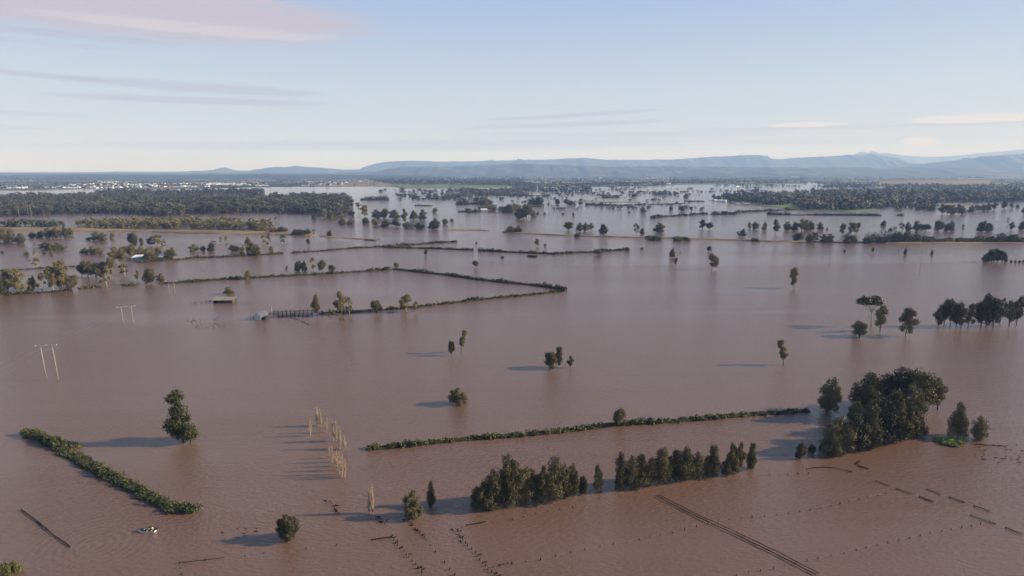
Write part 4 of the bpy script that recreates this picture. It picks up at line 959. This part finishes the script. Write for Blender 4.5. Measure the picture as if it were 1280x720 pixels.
# ------------------------------------------------------------------ power poles
def hframe(x1, y1, x2, y2, hpx, label, rr=0.22, lean=0.0):
    a = P(x1, y1); b_ = P(x2, y2); o = a; h = h_of(x1, y1, hpx)
    t = empty('power_pole', o, 0, label, 'power pole', 'timber twin power poles')
    t.rotation_euler = (0, -lean, 0)
    d = (b_[0]-a[0], b_[1]-a[1])
    for q in ((0,0), d):
        m_ = MB(); m_.tube([(q[0],q[1],-1),(q[0],q[1],h)], [rr*1.1, rr*0.7], 8); m_.build('pole', M['pole'], t, True)
    L_ = math.hypot(*d); u = (d[0]/L_, d[1]/L_); m_ = MB()
    e = 0.45*L_
    m_.tube([(-u[0]*e,-u[1]*e,h-0.5),(d[0]+u[0]*e,d[1]+u[1]*e,h-0.5)], 0.10, 6); m_.build('crossarm', M['steel'], t)
    pts = []
    for f in (-0.4, 0.5, 1.4):
        q = (d[0]*f, d[1]*f); m_ = MB(); m_.tube([(q[0],q[1],h-0.5),(q[0],q[1],h-0.2),(q[0],q[1],h)], [0.07,0.12,0.05], 6); m_.build('insulator', M['white'], t)
        pts.append((o[0]+q[0]-math.sin(lean)*h, o[1]+q[1], h))
    return pts
fr = [hframe(58.5,475,73,475,44,'nearest twin timber power pole standing in the brown water', 0.20, R(2.5)),
      hframe(154.5,406,167,405,23,'second twin power pole beyond the nearest one',0.17, R(1.5)),
      hframe(212,368,219,368,17,'third twin power pole near the hedge',0.15, R(1)),
      hframe(252,337,256,337,10,'fourth tiny twin power pole beyond the hedge',0.13)]
hframe(36,270,39.5,270,14,'pair of pale poles before the left wood',0.28,R(2)); 
for k in range(3):
    ch = [f[k] for f in fr]; b = MB()
    u = Vector(ch[0])-Vector(ch[1]); ch = [tuple(Vector(ch[0])+u*1.5)]+ch
    for i in range(len(ch)-1):
        A_, B_ = Vector(ch[i]), Vector(ch[i+1]); pts = []
        for j in range(13):
            s = j/12; p = A_.lerp(B_, s); p.z -= 4*s*(1-s)*1.6; pts.append(p)
        b.tube(pts, 0.005, 4, cap=False)
    o = b.build('power_cable', M['cable'])
    tag(o, ['thin overhead cable on the outer left of the twin poles','thin overhead cable between the twin poles','thin overhead cable on the outer right of the twin poles'][k], 'cable', 'overhead cables')
def pole(px, py, hpx, label, r=0.2, m='barkpale'):
    t = empty('utility_pole', P(px, py), 0, label, 'pole'); h = h_of(px, py, hpx)
    b = MB(); b.tube([(0,0,-1),(0,0,h)], [r, r*0.7], 8); b.build('pole', M[m], t, True)
    b = MB(); b.tube([(-1.1,0,h-0.7),(1.1,0,h-0.7)], 0.09, 6); b.build('crossarm', M['timber'], t)
pole(24,271,13,'single pale pole left of the far pair', 0.25)
pole(128,253,11,'thin pale mast rising from the left wood', 0.25, 'steel')
pole(365,258,10,'pale bare trunk standing in the wood', 0.5, 'dead')
pole(1036,336,15,'faint thin pole in right open water', 0.12, 'timber')
pole(1149.5,343,20,'taller faint pole in right open water', 0.12, 'timber')
pole(340,392,9,'short pole beside the cattle yard', 0.14, 'steel')
pole(625,293,8,'pole at the near end of the levee road', 0.25)

# ------------------------------------------------------------------ boat and people
def boat():
    t = empty('boat', (BOAT[0], BOAT[1], 0.0), R(183), 'small open white motor boat carrying three people', 'boat')
    secs = []; n = 11
    L_ = 4.4
    for i in range(n):
        f = i/(n-1); x = -L_/2 + L_*f
        wv = 0.86*(1-max(0, (f-0.45)/0.55)**2.2); wv = max(wv, 0.03); kz = -0.22+0.25*max(0,(f-0.6)/0.4)**2
        sh = 0.42+0.22*f**2
        secs.append([(x,-wv,sh),(x,-wv*0.86,0.02+kz*0.3),(x,0,kz),(x,wv*0.86,0.02+kz*0.3),(x,wv,sh)])
    b = MB(); vs = [p for s in secs for p in s]; fs = []
    for i in range(n-1):
        for k in range(4): a = i*5+k; fs.append((a, a+5, a+6, a+1))
    fs.append((0,1,2,3,4)); b.add(vs, fs)
    inn = []; 
    for s in secs[:-1]:
        inn += [(s[0][0]+0.04, s[0][1]*0.92, s[0][2]), (s[0][0]+0.04, s[0][1]*0.75, 0.10), (s[0][0]+0.04, -s[0][1]*0.75, 0.10), (s[0][0]+0.04, -s[0][1]*0.92, s[0][2])]
    fs = []
    for i in range(n-2):
        for k in range(3): a = i*4+k; fs.append((a, a+1, a+5, a+4))
    b.add(inn, fs, 1)
    b.build('hull', [M['white'], M['dark']], t, False)
    b = MB(); 
    for side in (-1, 1): b.tube([(s[0][0], side*abs(s[0][1]), s[0][2]) for s in secs], 0.055, 6)
    b.build('gunwale', M['dark'], t)
    for x in (-1.3, -0.2, 0.9):
        b = MB(); b.box((x,0,0.34),(0.28,1.36,0.05)); b.build('seat', M['cream'], t)
    m_ = MB(); m_.box((-2.42,0,0.62),(0.34,0.30,0.42)); m_.tube([(-2.45,0,0.4),(-2.5,0,-0.4)], 0.08, 8); m_.tube([(-2.2,0,0.6),(-1.75,0.15,0.72)], 0.03, 6)
    m_.build('outboard_motor', M['dark'], t)
    return t
boat_t = boat()
def person(loc, rz, shirt, trous, jacket, hair, label, lean=0.0, arm=0.0):
    vs = {'pelvis':(0,0,0.10),'belly':(0.03,0,0.28),'chest':(0.05,0,0.46),'neck':(0.06,0,0.60),'chin':(0.09,0,0.66),'head':(0.08,0,0.75),'crown':(0.07,0,0.84)}
    ed = [('pelvis','belly'),('belly','chest'),('chest','neck'),('neck','chin'),('chin','head'),('head','crown')]
    rad = {'pelvis':.15,'belly':.14,'chest':.15,'neck':.06,'chin':.075,'head':.10,'crown':.07}
    for s, n_ in ((1,'l'),(-1,'r')):
        pts = {'sh':(0.05,0.19*s,0.53),'el':(0.14,0.27*s,0.30+arm*0.1),'wr':(0.36,0.20*s,0.24+arm*0.3),'ha':(0.44,0.18*s,0.24+arm*0.32),'hip':(0.03,0.10*s,0.09),'kn':(0.46,0.14*s,0.14),'an':(0.42,0.13*s,-0.22),'to':(0.56,0.14*s,-0.26)}
        rr = {'sh':.07,'el':.048,'wr':.035,'ha':.04,'hip':.10,'kn':.07,'an':.05,'to':.045}
        for k, v in pts.items(): vs[k+n_] = v; rad[k+n_] = rr[k]
        ed += [('chest','sh'+n_),('sh'+n_,'el'+n_),('el'+n_,'wr'+n_),('wr'+n_,'ha'+n_),('pelvis','hip'+n_),('hip'+n_,'kn'+n_),('kn'+n_,'an'+n_),('an'+n_,'to'+n_)]
        # fingers and thumb
        hx, hy, hz = pts['ha']
        for i in range(5):
            k = f'f{i}{n_}'; off = (i-2)*0.02
            vs[k] = (hx+0.07-abs(off)*0.4-(0.03 if i == 0 else 0), hy+off*1.1-(0.02*s if i == 0 else 0), hz-0.035); rad[k] = 0.010; ed.append(('ha'+n_, k))
    keys = list(vs); idx = {k: i for i, k in enumerate(keys)}
    me = bpy.data.meshes.new('body'); me.from_pydata([vs[k] for k in keys], [(idx[a], idx[b]) for a, b in ed], [])
    o = bpy.data.objects.new('tmp', me); col.objects.link(o)
    sk = o.modifiers.new('s', 'SKIN')
    for i, k in enumerate(keys):
        me.skin_vertices[0].data[i].radius = (rad[k], rad[k]); me.skin_vertices[0].data[i].use_root = (k == 'pelvis')
    sb = o.modifiers.new('u', 'SUBSURF'); sb.levels = 1; sb.render_levels = 1
    dg = bpy.context.evaluated_depsgraph_get(); dg.update()
    m2 = bpy.data.meshes.new_from_object(o.evaluated_get(dg)); bpy.data.objects.remove(o)
    m2.materials.clear()
    for m_ in (M['skin'], M[shirt], M[trous]): m2.materials.append(m_)
    for p in m2.polygons:
        c = p.center; p.use_smooth = True
        p.material_index = 0
        if c.z < 0.17 and c.z < 0.23 and abs(c.y) < 0.24 and not (c.x > 0.40 and abs(c.y) > 0.165 and c.z > 0.15): p.material_index = 2
        elif c.z < 0.595 and c.x < 0.33: p.material_index = 1
    t = empty('person', loc, rz, label, 'person', 'people in the boat')
    link('body', m2, t)
    b = MB(); b.box((0.05,0,0.42),(0.36,0.40,0.34)); jm = b.build('life_jacket', M[jacket], t)
    mod = jm.modifiers.new('b','BEVEL'); mod.width = 0.07; mod.segments = 3
    import bmesh
    bm = bmesh.new(); bmesh.ops.create_uvsphere(bm, u_segments=14, v_segments=9, radius=0.118)
    bmesh.ops.delete(bm, geom=[v for v in bm.verts if v.co.z < -0.01 and v.co.x > -0.03], context='VERTS')
    hm = bpy.data.meshes.new('hair'); bm.to_mesh(hm); bm.free(); hm.materials.append(M[hair])
    ho = link('hair', hm, t, (0.07,0,0.775))
    return t
M['skin'] = simple('skin', (0.45,0.27,0.19), 0.6, 0.05)
M['navy'] = simple('navy_cloth', (0.03,0.035,0.06), 0.85, 0.1)
M['orange'] = simple('orange_cloth', (0.75,0.28,0.04), 0.8, 0.1)
M['yellow'] = simple('yellow_cloth', (0.75,0.60,0.15), 0.8, 0.1)
M['black'] = simple('black_cloth', (0.02,0.02,0.022), 0.85, 0.1)
def boat_pt(x, y, z):
    a = R(183); return (BOAT[0]+x*math.cos(a)-y*math.sin(a), BOAT[1]+x*math.sin(a)+y*math.cos(a), z)
person(boat_pt(0.9,0,0.36), R(183), 'navy','black','black','black', 'person in dark clothes sitting at the bow of the boat')
person(boat_pt(-0.2,0.30,0.36), R(183), 'navy','navy','navy','dark', 'person in navy sitting amidships in the boat')
person(boat_pt(-1.3,-0.1,0.36), R(183), 'orange','black','yellow','black', 'person in a yellow life jacket steering the boat', arm=0.3)

# ------------------------------------------------------------------ haze
hz = MB(); hz.box((0, 19000, 609.5), (90000, 40000, 1221.0))
m = bpy.data.materials.new('haze_air'); m.use_nodes = True; nt = m.node_tree; nt.nodes.clear()
out = nt.nodes.new('ShaderNodeOutputMaterial'); pv = nt.nodes.new('ShaderNodeVolumePrincipled')
pv.inputs['Color'].default_value = (0.34, 0.55, 1.0, 1); pv.inputs['Absorption Color'].default_value = (1, 1, 1, 1); pv.inputs['Density'].default_value = 6.8e-5; pv.inputs['Anisotropy'].default_value = 0.0
nt.links.new(pv.outputs[0], out.inputs['Volume'])
ho = hz.build('haze', m); tag(ho, 'thin blue haze over the whole plain', None, None, 'stuff')

# ------------------------------------------------------------------ sky and sun
EXPO = 0.68
SUN_EL, SUN_AZ = 22.0, 86.5        # azimuth from +Y towards +X
wd = bpy.data.worlds.new('World'); scene.world = wd; wd.use_nodes = True
nt = wd.node_tree; nt.nodes.clear(); L = nt.links
out = nt.nodes.new('ShaderNodeOutputWorld'); bg = nt.nodes.new('ShaderNodeBackground'); L.new(bg.outputs[0], out.inputs[0])
sky = nt.nodes.new('ShaderNodeTexSky'); sky.sky_type = 'NISHITA'; sky.sun_disc = False
sky.sun_elevation = R(SUN_EL); sky.sun_rotation = R(SUN_AZ); sky.altitude = 90; sky.air_density = 1.0; sky.dust_density = 0.8; sky.ozone_density = 1.0
bg.inputs[1].default_value = 0.15
tc = nt.nodes.new('ShaderNodeTexCoord'); nrm = N(nt, 'ShaderNodeVectorMath', operation='NORMALIZE'); L.new(tc.outputs['Generated'], nrm.inputs[0])
sx = nt.nodes.new('ShaderNodeSeparateXYZ'); L.new(nrm.outputs[0], sx.inputs[0])
def mth(op, a, b=None, c=None):
    n = nt.nodes.new('ShaderNodeMath'); n.operation = op
    for i, v in enumerate((a, b, c)):
        if v is None: continue
        if isinstance(v, (int, float)): n.inputs[i].default_value = v
        else: L.new(v, n.inputs[i])
    return n.outputs[0]
az = mth('ARCTAN2', sx.outputs[0], sx.outputs[1]); el = mth('ARCSINE', sx.outputs[2])
def cloud_noise(sa, se, seed, detail=6.0, dist=0.4, rough=0.6):
    cb = nt.nodes.new('ShaderNodeCombineXYZ'); L.new(mth('MULTIPLY', az, sa), cb.inputs[0]); L.new(mth('MULTIPLY', el, se), cb.inputs[1]); cb.inputs[2].default_value = seed
    no = N(nt, 'ShaderNodeTexNoise', Scale=1.0, Detail=detail, Roughness=rough, Distortion=dist); L.new(cb.outputs[0], no.inputs['Vector']); return no.outputs['Fac']
nA = cloud_noise(5, 60, 1.3); nB = cloud_noise(9, 130, 4.1, 7.0, 0.8); nC = cloud_noise(22, 90, 7.7, 6.0, 0.5, 0.65); nD = cloud_noise(13, 330, 9.2, 8.0, 1.2, 0.68); nE = cloud_noise(7, 150, 2.2, 8.0, 1.5, 0.66)
def direction(px, py):
    u, y, w_ = ray(px, py); d = Vector((u, y, w_)).normalized(); return math.atan2(d.x, d.y), math.asin(d.z)
def blobm(px, py, wx, hy, tilt=0.0, soft=1.0, noise=None, namp=0.9):
    """soft elongated mask of one cloud bank in sky angles, ragged by noise"""
    a0, e0 = direction(px, py); a1, _ = direction(px+wx, py); _, e1 = direction(px, py-hy)
    ra, re = abs(a1-a0), abs(e1-e0)
    da = mth('SUBTRACT', az, a0); de = mth('SUBTRACT', mth('SUBTRACT', el, e0), mth('MULTIPLY', da, tilt))
    d2 = mth('ADD', mth('POWER', mth('ABSOLUTE', mth('DIVIDE', da, ra)), 2.4), mth('POWER', mth('ABSOLUTE', mth('DIVIDE', de, re)), 2.0))
    f = mth('SUBTRACT', 1.0, d2)
    f = mth('ADD', f, mth('MULTIPLY', mth('SUBTRACT', noise, 0.5), namp*2))
    n = nt.nodes.new('ShaderNodeMapRange'); n.interpolation_type = 'SMOOTHSTEP'; L.new(f, n.inputs['Value']); n.inputs['From Min'].default_value = 0.0; n.inputs['From Max'].default_value = soft
    return n.outputs[0]
acc = sky.outputs[0]
def over(mask, color, amt):
    global acc
    mx = nt.nodes.new('ShaderNodeMix'); mx.data_type = 'RGBA'; L.new(mth('MULTIPLY', mask, amt), mx.inputs[0])
    L.new(acc, mx.inputs[6]); mx.inputs[7].default_value = (*color, 1); acc = mx.outputs[2]
K = 1/(0.15*2**EXPO)
def cc(r_, g_, b_, k=1.0): return tuple(x*K*k for x in (r_, g_, b_))
CLOUDK = 1.0
# thin even veil of high cloud: blue aloft, milky low down
er = ramp(nt, mth('MULTIPLY', el, 1.0/1.5708), [(0.0, (0.57,0.59,0.71)), (0.03, (0.55,0.59,0.69)), (0.075, (0.53,0.60,0.71)), (0.16, (0.36,0.48,0.72)), (0.30, (0.22,0.33,0.62)), (0.50, (0.08,0.15,0.40)), (1.0, (0.04,0.09,0.27))])
sc_ = nt.nodes.new('ShaderNodeVectorMath'); sc_.operation = 'SCALE'; L.new(er.outputs[0], sc_.inputs[0]); sc_.inputs[3].default_value = K
vm = nt.nodes.new('ShaderNodeMix'); vm.data_type = 'RGBA'; vm.inputs[0].default_value = 0.92; L.new(acc, vm.inputs[6]); L.new(sc_.outputs[0], vm.inputs[7]); acc = vm.outputs[2]
pink = cc(0.55,0.49,0.56); grey = cc(0.45,0.44,0.55); warm = cc(0.80,0.76,0.73); veil = cc(0.52,0.52,0.60)
over(blobm(480,183,460,9,0.012,0.9,nE,0.7), grey, 0.8)
over(blobm(120,194,260,7,0.0,1.0,nD,0.6), grey, 0.5)
over(blobm(1060,176,260,5,0.0,1.0,nD,0.7), grey, 0.35)
over(blobm(110,2,370,50,-0.02,0.7,nE,1.0), pink, 0.95)
over(blobm(250,36,200,9,0.0,0.8,nD,0.9), warm, 0.35)
over(blobm(90,44,150,6,0.0,0.8,nD,0.8), grey, 0.5)
over(blobm(330,20,170,28,0.0,1.2,nD,0.9), pink, 0.6)
over(blobm(60,54,130,4,0.0,1.0,nD,0.6), grey, 0.35)
over(blobm(60,95,95,5,-0.02,0.9,nD,0.6), grey, 0.60)
over(blobm(255,110,175,7.5,-0.015,0.8,nD,0.6), grey, 0.60)
over(blobm(255,126,190,5.5,0.01,0.8,nD,0.6), grey, 0.60)
over(blobm(50,143,90,3.5,0.0,0.9,nD,0.5), grey, 0.45)
over(blobm(20,159,60,3,0.0,0.9,nD,0.5), grey, 0.35)
over(blobm(380,186,420,12,0.03,1.4,nA,0.8), grey, 0.35)
over(blobm(720,144,150,3.2,0.05,0.8,nD,0.5), grey, 0.6)
over(blobm(700,156,170,4,0.03,0.8,nD,0.7), grey, 0.55)
over(blobm(760,169,280,5,0.0,1.0,nD,0.7), grey, 0.45)
over(blobm(1000,160,190,3.5,0.0,0.9,nC,0.7), grey, 0.45)
over(blobm(1200,154,120,3.5,0.0,0.8,nC,0.6), grey, 0.50)
over(blobm(1010,156,60,3.6,0.0,0.6,nC,0.7), warm, 1.0)
over(blobm(1220,148,110,6.5,0.0,0.5,nC,0.7), warm, 1.0)
over(blobm(1150,176,26,6,0.0,0.6,nC,1.1), warm, 0.8)
L.new(acc, bg.inputs[0])

sd = bpy.data.lights.new('sun', 'SUN'); sd.energy = 5.0; sd.angle = R(0.6); sd.color = (1.0, 0.87, 0.70)
so = bpy.data.objects.new('sun', sd); col.objects.link(so)
dv = Vector((math.sin(R(SUN_AZ))*math.cos(R(SUN_EL)), math.cos(R(SUN_AZ))*math.cos(R(SUN_EL)), math.sin(R(SUN_EL))))
so.rotation_euler = dv.to_track_quat('Z', 'Y').to_euler(); so.location = (0, 0, 500)

# ------------------------------------------------------------------ render settings
vs = scene.view_settings; vs.view_transform = 'Standard'; vs.look = 'None'; vs.gamma = 1; vs.use_curve_mapping = False; vs.exposure = EXPO
scene.render.engine = 'CYCLES'
c = scene.cycles
c.max_bounces = 5; c.diffuse_bounces = 2; c.glossy_bounces = 2; c.transmission_bounces = 1; c.volume_bounces = 2; c.transparent_max_bounces = 4
c.sample_clamp_indirect = 4; c.use_denoising = True
try: c.denoiser = 'OPENIMAGEDENOISE'; c.denoising_input_passes = 'RGB_ALBEDO_NORMAL'
except Exception: pass
